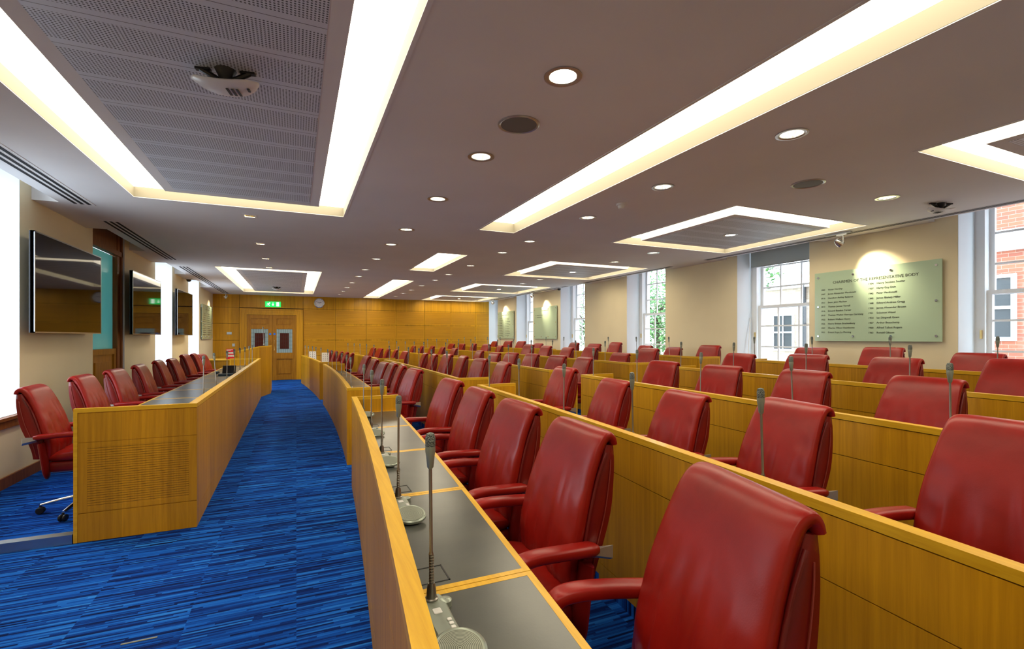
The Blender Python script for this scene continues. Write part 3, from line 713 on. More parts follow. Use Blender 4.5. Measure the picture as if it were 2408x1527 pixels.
# exit sign: running figure, arrow down, doorway
r = thing('exit_sign', (-.70, YB-.03, 2.42), 'lit green emergency exit sign above the double door', 'exit sign')
a = MB(); a.rbox(-.93, -.47, YB-.05, YB-.004, 2.405, 2.585, .008); a.build('case', 'green_lit', r)
a = MB(); yf = YB-.053
def pq(pts): b_ = len(a.v); a.v += [(x_, yf, z_) for x_, z_ in pts]; a.face(range(b_, b_+len(pts)))
def seg2(x1, z1, x2, z2, w_): dx, dz = x2-x1, z2-z1; l_ = math.hypot(dx, dz); nx, nz = -dz/l_*w_/2, dx/l_*w_/2; pq([(x1-nx, z1-nz), (x2-nx, z2-nz), (x2+nx, z2+nz), (x1+nx, z1+nz)])
bx, bz = -.83, 2.495
pq([(bx+.035+.013*math.cos(t_), bz+.05+.013*math.sin(t_)) for t_ in [2*math.pi*j/10 for j in range(10)]])
for q in ((.025, .03, -.005, -.01, .022), (.02, .03, .05, .015, .01), (.02, .03, -.03, .03, .01), (-.03, .03, -.045, .012, .01), (-.005, -.01, .025, -.03, .013), (.025, -.03, .015, -.06, .012), (-.005, -.01, -.03, -.03, .013), (-.03, -.03, -.06, -.03, .012)): seg2(bx+q[0], bz+q[1], bx+q[2], bz+q[3], q[4])
seg2(-.70, 2.55, -.70, 2.48, .02); pq([(-.735, 2.485), (-.70, 2.44), (-.665, 2.485)])
pq([(-.60, 2.43), (-.52, 2.43), (-.52, 2.56), (-.60, 2.56)])
a.build('pictogram', 'white_lit', r)
# clock
r = thing('wall_clock', (.71, YB-.02, 2.61), 'round white wall clock right of the double door', 'clock')
cz = 2.575; a = MB(); a.lathe([(.145, 0), (.165, -.03), (.15, -.04), (.14, -.02)], 36, c=(.71, YB-.002, cz), axis='y', cap=False); a.build('rim', 'chrome', r, 50)
a = MB(); a.lathe([(.001, -.012), (.145, -.012), (.145, 0), (.001, 0)], 36, c=(.71, YB-.004, cz), axis='y', cap=False); a.build('face', 'white', r)
a = MB()
for i in range(12):
    t_ = R(30*i); l0 = .12; a.box(.71+l0*math.sin(t_)-.005, .71+l0*math.sin(t_)+.005, YB-.02, YB-.017, cz+l0*math.cos(t_)-.008, cz+l0*math.cos(t_)+.008)
a.build('hour_mark', 'ink', r)
for ang, ln2, w_ in ((R(68), .075, .012), (R(300), .11, .008)):
    a = MB(); nn = Vector((math.cos(ang), 0, -math.sin(ang)))*w_/2; dd_ = Vector((math.sin(ang), 0, math.cos(ang)))*ln2; o_ = Vector((.71, YB-.022, cz)); a.quad(o_-nn, o_+nn, o_+nn+dd_, o_-nn+dd_); a.build('hand', 'ink', r)
a = MB(); a.rbox(-2.02, -1.88, YB-.015, YB-.0, 1.50, 1.58, .004); a.lathe([(.001, -.012), (.02, -.012), (.02, 0), (.001, 0)], 14, c=(-1.95, YB-.012, 1.54), axis='y', cap=False)
tag(a.build('control_plate', 'alu'), 'metal control plate on the oak wall left of the door', 'control panel')
a = MB(); a.rbox(-1.87, -1.79, YB-.012, YB-.0, 1.12, 1.21, .004); a.box(-1.845, -1.815, YB-.016, YB-.011, 1.145, 1.185)
tag(a.build('light_switch', 'alu'), 'square metal light switch below the control plate, left of the door', 'light switch')

# ------------------------------------------------------------------ curved bench desks
TOP = .855; WT = .705
def slab(mb, k, ya, yb, o0, o1, z0, z1, n=6, kk=0, z2=None):
    rg = []
    for i in range(n+1):
        y = ya+(yb-ya)*i/n; x = Xk(k, y); rg.append([(x+o0, y, z0), (x+o1, y, z0), (x+o1, y, z1), (x+o0, y, z1)])
    mb.rings(rg, kk)
SEG = {'A': (4.80, [4.80, 3.92, 3.05, 2.19, 1.33, .47, -.40]), 'B': (0, [5.63, 6.48, 7.37, 8.26, 9.16, 10.05, 10.95]), 'C': (0, [11.75, 12.66, 13.57, 14.48, 15.39, 16.3])}
BL = {'A': 'near', 'B': 'middle', 'C': 'far'}
for blk in 'ABC':
    dv = sorted(SEG[blk][1])
    for k in range(1, 6):
        zf = fl(k); d = list(dv)
        if k >= 3 and blk == 'A': d = d[1:]
        ya, yb = d[0], d[-1]; ym = (ya+yb)/2
        r = thing('bench_desk', (Xk(k, ym)+.2, ym, zf), 'curved oak bench desk of the %s row, %s section' % (ROWN[k], BL[blk]), 'desk', 'curved oak bench desks')
        # front panel of veneered boards with shadow joints
        zlow = zf-.065 if k > 1 else 0
        p = MB(); slab(p, k, ya+.031, yb-.031, .010, .045, zlow+.001, zf+TOP-.03, 20, 1)
        jo = [q for q in d if q in (4.80, 3.92, 3.05, .47)] if blk == 'A' else d[::2]
        if jo[-1] != yb: jo = jo+[yb]
        if jo[0] != ya: jo = [ya]+jo
        jo = [ya+.031]+jo[1:-1]+[yb-.031]
        for a_, b_ in zip(jo, jo[1:]):
            for z0, z1 in ((zlow, zlow+.13), (zlow+.134, zf+TOP-.235), (zf+TOP-.231, zf+TOP-.034)): slab(p, k, a_+.002, b_-.002, 0, .012, z0, z1, 8, 0)
        p.build('front_panel', ['oak', 'gap'], r, 30)
        p = MB(); slab(p, k, ya-.0, yb+.0, -.002, .047, zf+TOP-.030, zf+TOP, 24); p.build('top_rail', 'oak_rail', r, 30)
        for ye, s in ((ya, 1), (yb, -1)):
            if ye < .5: continue
            e0, e1 = (ye, ye+.03) if s > 0 else (ye-.03, ye); x = Xk(k, ye)
            p = MB(); p.box(x+.001, x+.43, e0+.003, e1-.003, (zf if k == 1 else zf-.064)+.001, zf+TOP-.03, 0)
            sl = e0 if s > 0 else e1
            for z0, z1 in ((zf+.002, zf+.13), (zf+.134, zf+TOP-.235), (zf+TOP-.231, zf+TOP-.032)): p.box(x+.0, x+.405, min(sl, sl+s*.006), max(sl, sl+s*.006), z0, z1, 0); p.box(x+.05, x+.42, min(sl+s*.026, sl+s*.032), max(sl+s*.026, sl+s*.032), z0, z1, 0)
            p.box(x+.047, x+.432, e0, e1, zf+TOP-.03, zf+TOP, 1); p.box(x+.408, x+.432, e0, e1, zf+.001, zf+TOP-.03, 1)
            p.build('end_panel', ['oak', 'oak_rail_x'], r)
        # worktops, one per seat
        for j, (a_, b_) in enumerate(zip(d, d[1:])):
            a2 = a_+(.033 if j == 0 else .0015); b2 = b_-(.033 if b_ == yb else .0015); z1 = zf+WT; w_ = .022
            p = MB(); slab(p, k, a2, b2, .046, .42, z1-.022, z1-.002, 4)
            slab(p, k, a2, b2, .42-w_, .42, z1-.002, z1, 4); slab(p, k, a2, b2, .046, .05, z1-.002, z1, 4)
            slab(p, k, a2, a2+w_, .05, .42-w_, z1-.002, z1, 1); slab(p, k, b2-w_, b2, .05, .42-w_, z1-.002, z1, 1)
            wt = p.build('worktop', 'oak_rail', r)
            p = MB(); slab(p, k, a2+w_, b2-w_, .05, .42-w_, z1-.002, z1-.0005, 4); p.build('desk_leather', 'inlay', wt)
            if k <= 2 and blk == 'A':
                p = MB(); xf_ = Xk(k, a2+.15)
                for q in ((.055, .165, .045, .049), (.055, .165, .143, .147), (.161, .165, .045, .147)): p.box(xf_+q[0], xf_+q[1], a2+q[2], a2+q[3], z1-.0006, z1+.0008)
                p.build('cable_flap', 'black', wt)

# ------------------------------------------------------------------ left desk
LY0, LY1 = 4.26, 12.82
def XL(y): return -.68-.0094*(y-4.26)
r = thing('council_desk', (-1.05, 8.5, 0), 'long straight oak desk on the left with slatted end panel', 'desk')
LT = .925; LW = .765
def lslab(mb, ya, yb, o0, o1, z0, z1, kk=0):
    mb.rings([[(XL(y)-o0, y, z0), (XL(y)-o0, y, z1), (XL(y)-o1, y, z1), (XL(y)-o1, y, z0)] for y in (ya, yb)], kk)
p = MB(); lslab(p, LY0+.036, LY1-.036, .010, .045, 0, LT-.03, 1)
nb = 18
for i in range(nb):
    a_ = max(LY0+.034, LY0+(LY1-LY0)*i/nb); b_ = min(LY1-.034, LY0+(LY1-LY0)*(i+1)/nb)
    for z0, z1 in ((0, .13), (.134, LT-.034)): lslab(p, a_+.002, b_-.002, 0, .012, z0, z1, 0)
p.build('front_panel', ['oak', 'gap'], r)
p = MB(); lslab(p, LY0+.0355, LY1-.0355, -.002, .055, LT-.03, LT); p.build('top_rail', 'oak_rail', r)
for ye, s in ((LY0, 1), (LY1, -1)):
    x1 = XL(ye); x0 = -1.40; e0, e1 = (ye, ye+.035) if s > 0 else (ye-.035, ye)
    p = MB(); p.box(x0+.02, x1, e0+.006, e1, .0, LT-.028, 0)
    p.box(x0, x0+.022, e0, e1, 0, LT-.0285, 3); p.box(x0, x1+.0, e0, e1, LT-.028, LT, 3)
    for z0, z1 in ((.0, .20), (LT-.235, LT-.032)): p.box(x0+.026, x1, e0, e0+.008, z0+.001, z1-.003, 0)
    # slatted field in a plain border
    p.box(x0+.026, x1, e0+.003, e0+.008, .20, LT-.235, 0)
    for q in ((x0+.026, x0+.075, .203, LT-.238), (x1-.05, x1, .203, LT-.238), (x0+.075, x1-.05, .203, .235), (x0+.075, x1-.05, LT-.27, LT-.238)): p.box(q[0], q[1], e0, e0+.006, q[2], q[3], 0)
    p.box(x0+.075, x1-.05, e0+.001, e0+.006, .235, LT-.27, 1)
    p.build('end_panel', ['oak', 'oak_slat', 'gap', 'oak_rail_x'], r)
UD = [LY0+.035+(LY1-.035-LY0-.035)*i/9 for i in range(10)]
for a_, b_ in zip(UD, UD[1:]):
    p = MB(); lslab(p, a_+.0015, b_-.0015, .047, .70, LW-.035, LW-.002)
    lslab(p, a_+.0015, b_-.0015, .678, .70, LW-.002, LW); lslab(p, a_+.0015, a_+.0235, .047, .678, LW-.002, LW); lslab(p, b_-.0235, b_-.0015, .047, .678, LW-.002, LW)
    wt = p.build('worktop', 'oak_rail', r)
    p = MB(); lslab(p, a_+.0235, b_-.0235, .047, .678, LW-.002, LW-.0005); p.build('desk_leather', 'inlay', wt)
    p = MB(); lslab(p, a_+.20, a_+.38, .06, .22, LW-.0005, LW+.012); p.build('mic_plinth', 'oak_rail', wt)
# lectern beyond it
r = thing('lectern', (-.95, 13.5, 0), 'tall oak lectern at the far end of the left desk', 'lectern')
poly = [(-1.25, 12.87), (-.80, 12.87), (-.765, 12.90), (-.60, 13.55), (-.585, 13.65), (-.60, 13.75), (-.60, 14.4), (-1.25, 14.4)]
p = MB(); p.prism(poly, 0, lambda x, y: 1.175 if x > -.85 else 1.07); p.build('body', 'oak', r)
p = MB(); poly2 = [(x-.0, y) for x, y in poly]; b_ = len(p.v)
p.rings([[(x, y, (1.175 if x > -.85 else 1.07)+dz) for x, y in poly] for dz in (.001, .028)]); p.build('sloped_top', 'oak_rail', r)

# ------------------------------------------------------------------ chair
def catmull(P, n):
    out = []; Q = [P[0]]+list(P)+[P[-1]]
    for i in range(1, len(Q)-2):
        for j in range(n):
            t_ = j/n; out.append([.5*((2*Q[i][a])+(-Q[i-1][a]+Q[i+1][a])*t_+(2*Q[i-1][a]-5*Q[i][a]+4*Q[i+1][a]-Q[i+2][a])*t_*t_+(-Q[i-1][a]+3*Q[i][a]-3*Q[i+1][a]+Q[i+2][a])*t_**3) for a in range(len(P[0]))])
    out.append(list(P[-1])); return out
def sup(n, ex):
    o = []
    for i in range(n):
        a = 2*math.pi*i/n; c_, s_ = math.cos(a), math.sin(a)
        o.append((math.copysign(abs(c_)**(2/ex), c_), math.copysign(abs(s_)**(2/ex), s_)))
    return o
def sec(nf, nb, ex):
    o = []
    def uv(s_): u = math.copysign(1-(1-abs(s_))**1.7, s_); return u, (max(0, 1-abs(u)**ex))**(1/ex)
    for i in range(nf): u, v = uv(1-2*i/nf); o.append((u, v))
    for i in range(nb): u, v = uv(-1+2*i/nb); o.append((u, -v))
    return o
def loft(mb, st, nseg=44, ex=5, k=0, disp=None):
    """st: (y, z, halfwidth, thickness); section spans x and the local normal of the side path; +v is the front"""
    rg = []; sh = sec(36, 14, ex)
    for i, (y, z, hw, th) in enumerate(st):
        a = st[max(i-1, 0)]; b = st[min(i+1, len(st)-1)]; t_ = Vector((0, b[0]-a[0], b[1]-a[1])).normalized(); nrm = Vector((0, -t_.z, t_.y))
        ring = []
        for u, v in sh:
            d_ = disp(u, i/(len(st)-1))*min(1, v*2) if (disp and v > 0) else 0
            p_ = Vector((u*hw, y, z))+nrm*(v*th/2+d_*(1-abs(u)**6)); ring.append(tuple(p_))
        rg.append(ring)
    mb.rings(rg, k)
def make_chair(var):
    rnd = random.Random(var)
    r = thing('swivel_chair', (0, 0, 0), '', 'chair')
    folds = [(-.55+.14*q+rnd.uniform(-.05, .05), rnd.uniform(.035, .075), rnd.uniform(.12, .32), rnd.uniform(.14, .26), rnd.uniform(-.5, .5), rnd.choice((1, 1, -.7))) for q in range(9)]
    def disp(u, t_):
        d_ = 0
        for c_, w_, t0, t1, sl, am in folds:
            e = max(0, 1-((t_-t0)/t1)**2); d_ += .0075*am*e*math.exp(-((u-c_-sl*(t_-.25))/w_)**2)
        if u > .55 or u < -.6: d_ += .004*math.sin(t_*46+3*u)*min(1, (abs(u)-.55)*4)*(.3+.7*abs(math.sin(t_*9)))
        return d_*(1 if t_ < .42 else max(0, 1-(t_-.42)/.16))
    # backrest cushion following an S curve and rolling over at the top
    P = [(.222, .455, .222, .050), (.196, .51, .232, .060), (.192, .59, .239, .062), (.216, .70, .240, .060), (.240, .79, .234, .056), (.270, .88, .224, .050), (.304, .962, .214, .048), (.330, 1.003, .208, .046), (.356, 1.016, .205, .042), (.372, 1.006, .204, .036), (.380, .986, .204, .028)]
    a = MB(); loft(a, catmull(P, 5), 56, 5, 0, disp); a.build('backrest', 'leather', r, 60, world=False)
    # outer shell behind it
    P = [(.258, .48, .208, .060), (.256, .55, .217, .084), (.270, .64, .226, .104), (.306, .76, .222, .112), (.332, .87, .213, .094), (.349, .935, .205, .068), (.359, .985, .198, .044)]
    a = MB(); loft(a, catmull(P, 5), 44, 7); sh = a.build('back_shell', 'leather2', r, 60, world=False)
    for s in (-1, 1):
        a = MB(); Q = catmull([(s*.230, .226, .52), (s*.238, .222, .62), (s*.232, .252, .76), (s*.220, .292, .88), (s*.209, .334, .962)], 5); a.tube(Q, .006, 6); a.build('piping', 'piping', sh, 60, world=False)
        a = MB(); Q = catmull([(s*.210, .262, .50), (s*.2265, .285, .64), (s*.2225, .322, .76), (s*.2135, .346, .87), (s*.204, .357, .935)], 5); a.tube(Q, .0022, 5); a.build('stitched_seam', 'stitch', sh, 60, world=False)
    # seat
    a = MB(); P = [(.20, .435, .222, .05), (.12, .44, .240, .075), (0, .445, .247, .085), (-.12, .452, .247, .085), (-.20, .452, .244, .078), (-.245, .437, .236, .055), (-.262, .415, .226, .025)]
    P = [(y, z+.045, hw, th) for y, z, hw, th in P]
    def dseat(u, t_): return -(.004*math.exp(-((u)/.03)**2)+.003*math.exp(-((t_-.35)/.03)**2)) + .003*math.sin(u*9+t_*7)*(1-abs(u))
    loft(a, [(y, z, hw, th) for y, z, hw, th in catmull(P, 5)][::-1], 44, 5, 0, None)
    for i, v in enumerate(a.v):
        if v[2] > .505: u = v[0]/.247; t_ = (v[1]+.26)/.46; a.v[i] = (v[0], v[1], v[2]+dseat(u, t_))
    st_ = a.build('seat', 'leather', r, 60, world=False)
    a = MB(); Q = []
    for i in range(25):
        t_ = -1+2*i/24; Q.append((.238*t_, -.262+.03*abs(t_)**6, .450))
    a.tube(Q, .006, 6); a.build('piping', 'piping', st_, 60, world=False)
    a = MB(); a.rbox(-.232, .232, -.245, .20, .365, .455, .03); a.build('seat_base', 'leather2', r, 50, world=False)
    for s in (-1, 1):
        # leather wrapped upright beside the seat
        a = MB(); P = [(s*.248, .222, .61), (s*.252, .212, .54), (s*.252, .202, .46), (s*.248, .194, .385), (s*.240, .188, .335)]
        a.tube(catmull(P, 4), [.060]*10+[.060, .058, .055, .051, .045, .036, .022], 14, sx=.30, sy=1); a.build('side_upright', 'leather2', r, 50, world=False)
        # armrest: padded bar that turns down at the front
        P = [(s*.272, .255, .660), (s*.277, .18, .664), (s*.280, .10, .667), (s*.280, .02, .667), (s*.280, -.034, .656), (s*.279, -.060, .624), (s*.277, -.068, .580)]
        Q = catmull(P, 5); rr = [.022+.010*min(1, i/2) for i in range(len(Q))]; rr[-1] = .012; rr[-2] = .024
        a = MB(); rg = []
        for i, p_ in enumerate(Q):
            p_ = Vector(p_); t_ = (Vector(Q[min(i+1, len(Q)-1)])-Vector(Q[max(i-1, 0)])).normalized(); n_ = t_.cross(Vector((1, 0, 0))).normalized(); X_ = n_.cross(t_).normalized()
            rg.append([p_+X_*u*rr[i]*1.08+n_*v*rr[i]*.62 for u, v in sup(18, 3.2)])
        a.rings(rg); ar = a.build('armrest', 'leather', r, 60, world=False)
        a = MB(); xo, xi_ = s*.284, s*.246
        for xx in (xo,):
            a.rings([[(xi_, .245, .655), (xi_, .330, .640), (xi_, .330, .600), (xi_, .245, .620)], [(xo, .238, .660), (xo, .316, .666), (xo, .316, .622), (xo, .245, .640)]])
        a.build('metal_bracket', 'satin', ar, world=False)
    a = MB(); a.lathe([(.02, .35), (.02, .24), (.028, .24), (.028, .115), (.04, .10), (.04, .085), (.001, .085)], 16, cap=False); a.box(-.09, .09, -.1, .1, .335, .366); a.build('gas_column', 'black', r, 40, world=False)
    a = MB()
    for i in range(5):
        an = R(72*i+18); c_, s_ = math.cos(an), math.sin(an)
        rg = []
        for t_ in (0, .25, .5, .75, 1.0):
            rad = .03+.27*t_; z = .115-.045*t_**1.5+.0; w_ = .022*(1-.45*t_); h_ = .016*(1-.4*t_)
            rg.append([(c_*rad-s_*w_*u, s_*rad+c_*w_*u, z+h_*v) for u, v in sup(10, 3)])
        a.rings(rg)
    bs = a.build('star_base', 'chrome', r, 50, world=False)
    for i in range(5):
        an = R(72*i+18); c_, s_ = math.cos(an), math.sin(an); a = MB()
        px_, py_ = c_*.30, s_*.30
        for sd in (-1, 1):
            b_ = len(a.v); a.lathe([(.001, -.009), (.022, -.009), (.027, -.004), (.027, .004), (.022, .009), (.001, .009)], 16, axis='x', cap=False)
            a.xf(Matrix.Translation((px_-s_*.014*sd, py_+c_*.014*sd, .0275)) @ Matrix.Rotation(an+R(90), 4, 'Z'), b_)
        a.tube([(px_, py_, .03), (px_, py_, .068)], .008, 8); a.build('caster', 'black', bs, 40, world=False)
    return r
def chair_at(proto_, first, x, y, z, rz, label, group, hs=1.0):
    o = proto_ if first else copy_tree(proto_)
    o.location = (x, y, z); o.rotation_euler = (0, 0, rz); o.scale = (1, 1, hs); o['label'] = label; o['group'] = group
    return o
# measured seats: row -> list of (Y of the backrest, height of its top)
SEATS = {
 1: [(.83, 1.075), (1.69, 1.07), (2.42, 1.065), (3.2, 1.06), (4.05, 1.055), (5.83, 1.04), (6.68, 1.04), (7.45, 1.03), (8.3, 1.0), (9.3, 1.01), (10.28, 1.04), (12.3, 1.04), (13.15, 1.04), (14.0, 1.03), (14.95, 1.02), (15.8, 1.02)],
 2: [(.78, 1.07), (1.66, 1.03), (2.48, .99), (3.35, 1.0), (4.27, 1.05), (6.04, 1.02), (7.0, 1.03), (7.87, 1.04), (8.80, 1.04), (9.73, 1.01), (10.44, 1.01), (12.2, 1.0), (13.15, 1.02), (14.0, 1.03), (14.95, 1.02), (15.8, 1.02)],
 3: [(1.70, 1.04), (2.54, 1.03), (3.41, 1.02), (4.28, 1.02), (6.03, .995), (6.87, .995), (7.82, .99), (8.72, .985), (9.58, .96), (10.46, .985), (12.2, 1.0), (13.1, 1.02), (14.0, 1.03), (14.95, 1.01), (15.8, 1.0)],
 4: [(1.72, 1.06), (2.58, 1.04), (3.46, 1.04), (4.37, 1.02), (6.17, 1.05), (6.94, .95), (7.89, 1.035), (8.76, 1.01), (9.69, 1.03), (10.55, 1.05), (12.2, 1.0), (13.1, 1.02), (14.0, 1.03), (14.95, 1.01), (15.8, 1.0)],
 5: [(2.53, 1.0), (3.44, 1.04), (4.35, 1.02), (6.19, 1.02), (7.07, .97), (7.89, .99), (8.90, 1.045), (9.73, 1.0), (10.6, 1.02), (12.45, .98), (13.48, 1.04), (14.34, 1.04), (15.3, 1.02)]}
YAWS = {(1, 0): -14, (1, 1): -3, (1, 2): 0, (1, 3): -1, (1, 4): 3, (2, 0): -6, (2, 1): -12, (2, 2): -8, (2, 3): -7, (2, 4): -4, (3, 0): -10, (3, 1): -8, (4, 0): -8}
protos = [make_chair(3), make_chair(11)]; used = [False, False]
rnd = random.Random(5)
for k in range(1, 6):
    for i, (y, h) in enumerate(SEATS[k]):
        v = (i+k) % 2; yaw = YAWS.get((k, i), rnd.uniform(-7, 7)); rz = R(-90+yaw)
        # the backrest top sits .372 behind the chair's centre
        xt = Xk(k, y)+.82 + (-.0 if not (k, i) in YAWS else 0); ox = xt-.372*math.cos(R(yaw)); oy = y-.372*math.sin(R(yaw))
        if i == 0: lb = 'red leather swivel chair in the %s row, nearest the camera' % ROWN[k]
        else: lb = 'red leather swivel chair in the %s row, %s from the camera' % (ROWN[k], ORD[i])
        chair_at(protos[v], not used[v], ox, oy, fl(k), rz, lb, 'red leather chairs behind the curved desks', h/1.036); used[v] = True
for i, (y, h) in enumerate([(4.87, .99), (5.80, 1.005), (6.70, 1.007), (7.60, 1.012), (8.53, 1.026), (9.39, 1.016), (10.38, 1.05), (11.22, 1.04), (12.06, 1.0)]):
    yaw = [4, 0, -3, 2, 3, 0, -2, 2, -8][i]; xt = -1.87; ox = xt+.372*math.cos(R(yaw)); oy = y+.372*math.sin(R(yaw))
    lb = 'red leather swivel chair behind the left desk, ' + ('nearest the camera' if i == 0 else '%s from the camera' % ORD[i])
    chair_at(protos[i % 2], False, ox, oy, PLAT, R(90+yaw), lb, 'red leather chairs behind the left desk', h/1.036)

# ------------------------------------------------------------------ microphones
def make_mic():
    r = thing('gooseneck_microphone', (0, 0, 0), '', 'microphone')
    a = MB()   # console: rounded head under the stem, tapering body towards the speaker
    rg = []
    for y, hw, h in ((.032, .012, .012), (.024, .030, .016), (0, .036, .018), (-.03, .034, .018), (-.10, .031, .020), (-.17, .030, .022), (-.20, .040, .022)):
        rg.append([(-hw, y, .0), (hw, y, .0), (hw, y, h*.75), (hw*.85, y, h), (-hw*.85, y, h), (-hw, y, h*.75)])
    a.rings(rg); a.lathe([(.018, 0), (.018, .016), (.014, .019), (.001, .019)], 16, c=(.034, -.012, 0), cap=False); bs = a.build('console', 'mic_body', r, 40, world=False)
    a = MB(); a.lathe([(.052, .0), (.062, .004), (.062, .012), (.056, .016), (.052, .014), (.001, .012)], 32, cap=False)
    Mx = Matrix.Translation((.002, -.235, .014)) @ Matrix.Rotation(R(12), 4, 'X'); a.xf(Mx); a.build('speaker_housing', 'mic_body', r, 40, world=False)
    a = MB(); a.lathe([(.001, .0), (.052, .0), (.052, .003), (.001, .003)], 32, cap=False); o = a.build('speaker_grille', 'rings', r, world=False)
    o.matrix_local = Matrix.Translation((.002, -.235, .014)) @ Matrix.Rotation(R(12), 4, 'X') @ Matrix.Translation((0, 0, .0125))
    a = MB(); a.rbox(-.012, .010, -.075, -.050, .017, .0215, .004)
    for i in range(4): a.rbox(.010, .022, -.118-.017*i, -.106-.017*i, .019, .0235, .003)
    a.build('button', 'white', bs, world=False)
    a = MB(); a.lathe([(.018, .018), (.018, .022), (.014, .024), (.012, .05), (.009, .062), (.001, .062)], 16, cap=False); a.tube([(0, 0, .06), (0, 0, .10), (-.001, .0, .14)], .0062, 10)
    for i in range(10): a.lathe([(.0062, 0), (.0072, .002), (.0062, .004)], 10, c=(0, 0, .064+.0075*i), cap=False)
    a.build('gooseneck', 'mic_stem', r, 40, world=False)
    a = MB(); a.tube([(-.001, 0, .139), (-.001, 0, .145), (-.003, 0, .37)], [.0068, .0045, .0045], 10); a.build('stem', 'mic_stem', r, 40, world=False)
    a = MB(); a.lathe([(.0045, .365), (.0085, .37), (.0115, .40), (.0135, .412), (.0135, .425), (.001, .425)], 16, c=(-.003, 0, 0), cap=False); hd = a.build('head', 'mic_body', r, 40, world=False)
    a = MB(); a.lathe([(.0125, .415), (.0135, .43), (.0135, .448), (.010, .459), (.001, .462)], 16, c=(-.003, 0, 0), cap=False); a.build('windscreen', 'mic_grille', hd, 50, world=False)
    return r
mic = make_mic(); first = True
for k in range(1, 6):
    idx = 0
    for blk in 'ABC':
        dv = sorted(SEG[blk][1])
        for a_, b_ in zip(dv, dv[1:]):
            y = b_-(.07 if b_ != dv[-1] else .11)
            if (k == 1 and y < 1.0) or (k == 2 and y < .3) or (k == 3 and y < 1.1) or (k >= 4 and y < 1.5): continue
            o = mic if first else copy_tree(mic); first = False
            o.location = (Xk(k, y)+.098, y, fl(k)+WT); o.rotation_euler = (R(rnd.uniform(-3, 3)), R(rnd.uniform(-3, 2.5)) if idx else R(0), R(0)); o.rotation_euler[0] = 0 if idx < 3 and k == 1 else o.rotation_euler[0]*.5
            o.rotation_euler[1] *= .6
            o['label'] = 'grey gooseneck microphone on the %s row worktop, %s' % (ROWN[k], 'nearest the camera' if idx == 0 else ORD[idx]+' from the camera'); o['group'] = 'gooseneck microphones on the curved desks'
            o['category'] = 'microphone'; idx += 1
for i in range(8):
    y = UD[i+1 if i < 8 else 8]+.32; o = copy_tree(mic); o.location = (XL(y)-.14, y, LW+.012); o.rotation_euler = (0, R(4 if i == 1 else rnd.uniform(-1, 1)), R(180 if i % 2 else 178))
    o['label'] = 'gooseneck microphone on the left desk, %s from the camera' % ('first' if i == 0 else ORD[i]); o['group'] = 'gooseneck microphones on the left desk'
    for ch in list(o.children):     # these stand on plinths without the long console
        if ch.name.startswith(('console', 'speaker')):
            for cc in list(ch.children): bpy.data.objects.remove(cc)
            bpy.data.objects.remove(ch)
o = copy_tree(mic); o.location = (-.72, 13.15, 1.204); o.rotation_euler = (0, R(3), R(180)); o['label'] = 'gooseneck microphone on top of the tall lectern'; o['group'] = ''
for ch in list(o.children):
    if ch.name.startswith(('console', 'speaker')):
        for cc in list(ch.children): bpy.data.objects.remove(cc)
        bpy.data.objects.remove(ch)
del o['group']

# ------------------------------------------------------------------ small things
# credenza, small table and what stands on them
r = thing('side_cabinet', (-1.65, 13.6, PLAT), 'low oak side cabinet behind the far end of the left desk', 'cabinet')
a = MB(); a.box(-1.95, -1.30, 13.2, 13.8, PLAT, .86); a.build('body', 'oak', r)
a = MB(); a.box(-1.97, -1.28, 13.18, 13.82, .861, .885); a.build('top', 'oak_rail_x', r)
r = thing('leaflet_stand', (-1.45, 13.4, .885), 'red leaflet card with two white bands on the side cabinet', 'leaflet')
a = MB(); a.box(-1.54, -1.36, 13.38, 13.386, .886, 1.135); a.box(-1.54, -1.36, 13.386, 13.44, .886, .892); a.build('card', 'red_card', r)
a = MB()
for z0, z1 in ((.945, .985), (1.02, 1.06)): a.box(-1.53, -1.37, 13.377, 13.381, z0, z1)
a.box(-1.53, -1.44, 13.377, 13.381, 1.095, 1.103); a.box(-1.53, -1.40, 13.377, 13.381, 1.11, 1.118); a.build('white_band', 'paper', r)
a = MB()
for z0 in (.962, 1.037):
    for i in range(6): a.box(-1.52+.024*i, -1.508+.024*i, 13.375, 13.3775, z0-.006, z0+.008)
a.build('print', 'ink', r)
r = thing('side_table', (-2.1, 12.9, PLAT), 'small pale topped side table by the left wall', 'table')
a = MB(); a.rbox(-2.36, -1.86, 12.65, 13.15, .86, .885, .01); a.build('table_top', 'oak_rail_x', r)
a = MB(); a.box(-2.30, -1.94, 12.72, 13.08, PLAT, .859); a.build('cabinet_body', 'phone', r)
a = MB(); a.lathe([(.05, 0), (.055, .04), (.075, .07), (.085, .085), (.08, .09), (.001, .092)], 24, c=(-2.15, 12.85, .886), cap=False)
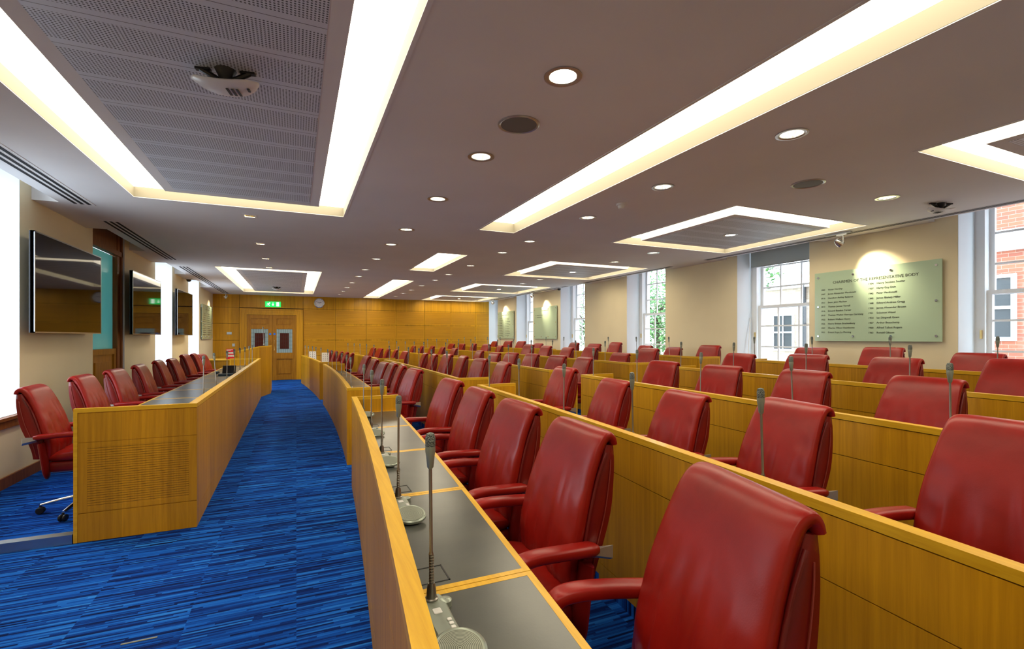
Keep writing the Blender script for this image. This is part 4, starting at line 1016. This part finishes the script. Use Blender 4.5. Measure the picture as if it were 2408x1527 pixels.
tag(a.build('lidded_bowl', 'white', None, 40), 'white lidded bowl on the small side table', 'bowl')
r = thing('desk_telephone', (-1.05, 9.4, LW), 'dark blue desk telephone on the left desk worktop', 'telephone')
a = MB(); a.rbox(-1.20, -.98, 9.40, 9.62, LW, LW+.035, .01); a.build('base', 'phone', r)
a = MB(); a.rbox(-.10, .10, -.012, .012, 0, .15, .008); a.xf(Matrix.Translation((-1.06, 9.58, LW+.03)) @ Matrix.Rotation(R(-30), 4, 'X')); a.build('screen', 'black', r)
a = MB(); a.tube([(-1.22, 9.40, LW+.05), (-1.23, 9.50, LW+.065), (-1.22, 9.60, LW+.05)], [.022, .015, .022], 10); a.build('handset', 'phone', r)
# notices and papers at the end of the front row
for (x_, y_, w_, lb) in ((.46, 16.15, .20, 'white notice card with small symbols standing nearest the door'), (.76, 14.8, .20, 'white notice card with black symbols beside the pile of papers')):
    r = thing('notice_card', (x_, y_, WT), lb, 'notice', 'white notice cards on the front row')
    a = MB(); a.box(x_-w_/2, x_+w_/2, y_, y_+.005, WT, WT+.27); a.box(x_-w_/2, x_+w_/2, y_+.005, y_+.05, WT, WT+.005); a.build('card', 'paper', r)
    a = MB()
    for i in range(3):
        for j in range(4): a.box(x_-.07+.055*i, x_-.05+.055*i, y_-.002, y_, WT+.05+.055*j, WT+.066+.055*j)
    a.build('symbol', 'ink', r)
r = thing('paper_pile', (.62, 14.2, WT), 'low pile of white papers on the front row worktop', 'papers')
for i in range(3):
    a = MB(); a.box(-.10, .10, -.14, .14, .005*i, .005*i+.0045); a.xf(Matrix.Translation((.62, 14.2, WT+.0005)) @ Matrix.Rotation(R(8*i-6), 4, 'Z')); a.build('sheet', 'paper', r)
# scrap of tape on the carpet
a = MB(); a.box(-.9, -.84, 3.05, 3.056, 0.0, .002)
a = MB(); a.box(-.74, -.60, 2.765, 2.775, .0005, .003)
tag(a.build('tape_scrap', 'mic_body', None), 'pale strip of tape lying on the blue carpet', 'tape')
for o in bpy.data.objects:
    if o.get('label') == '': del o['label']
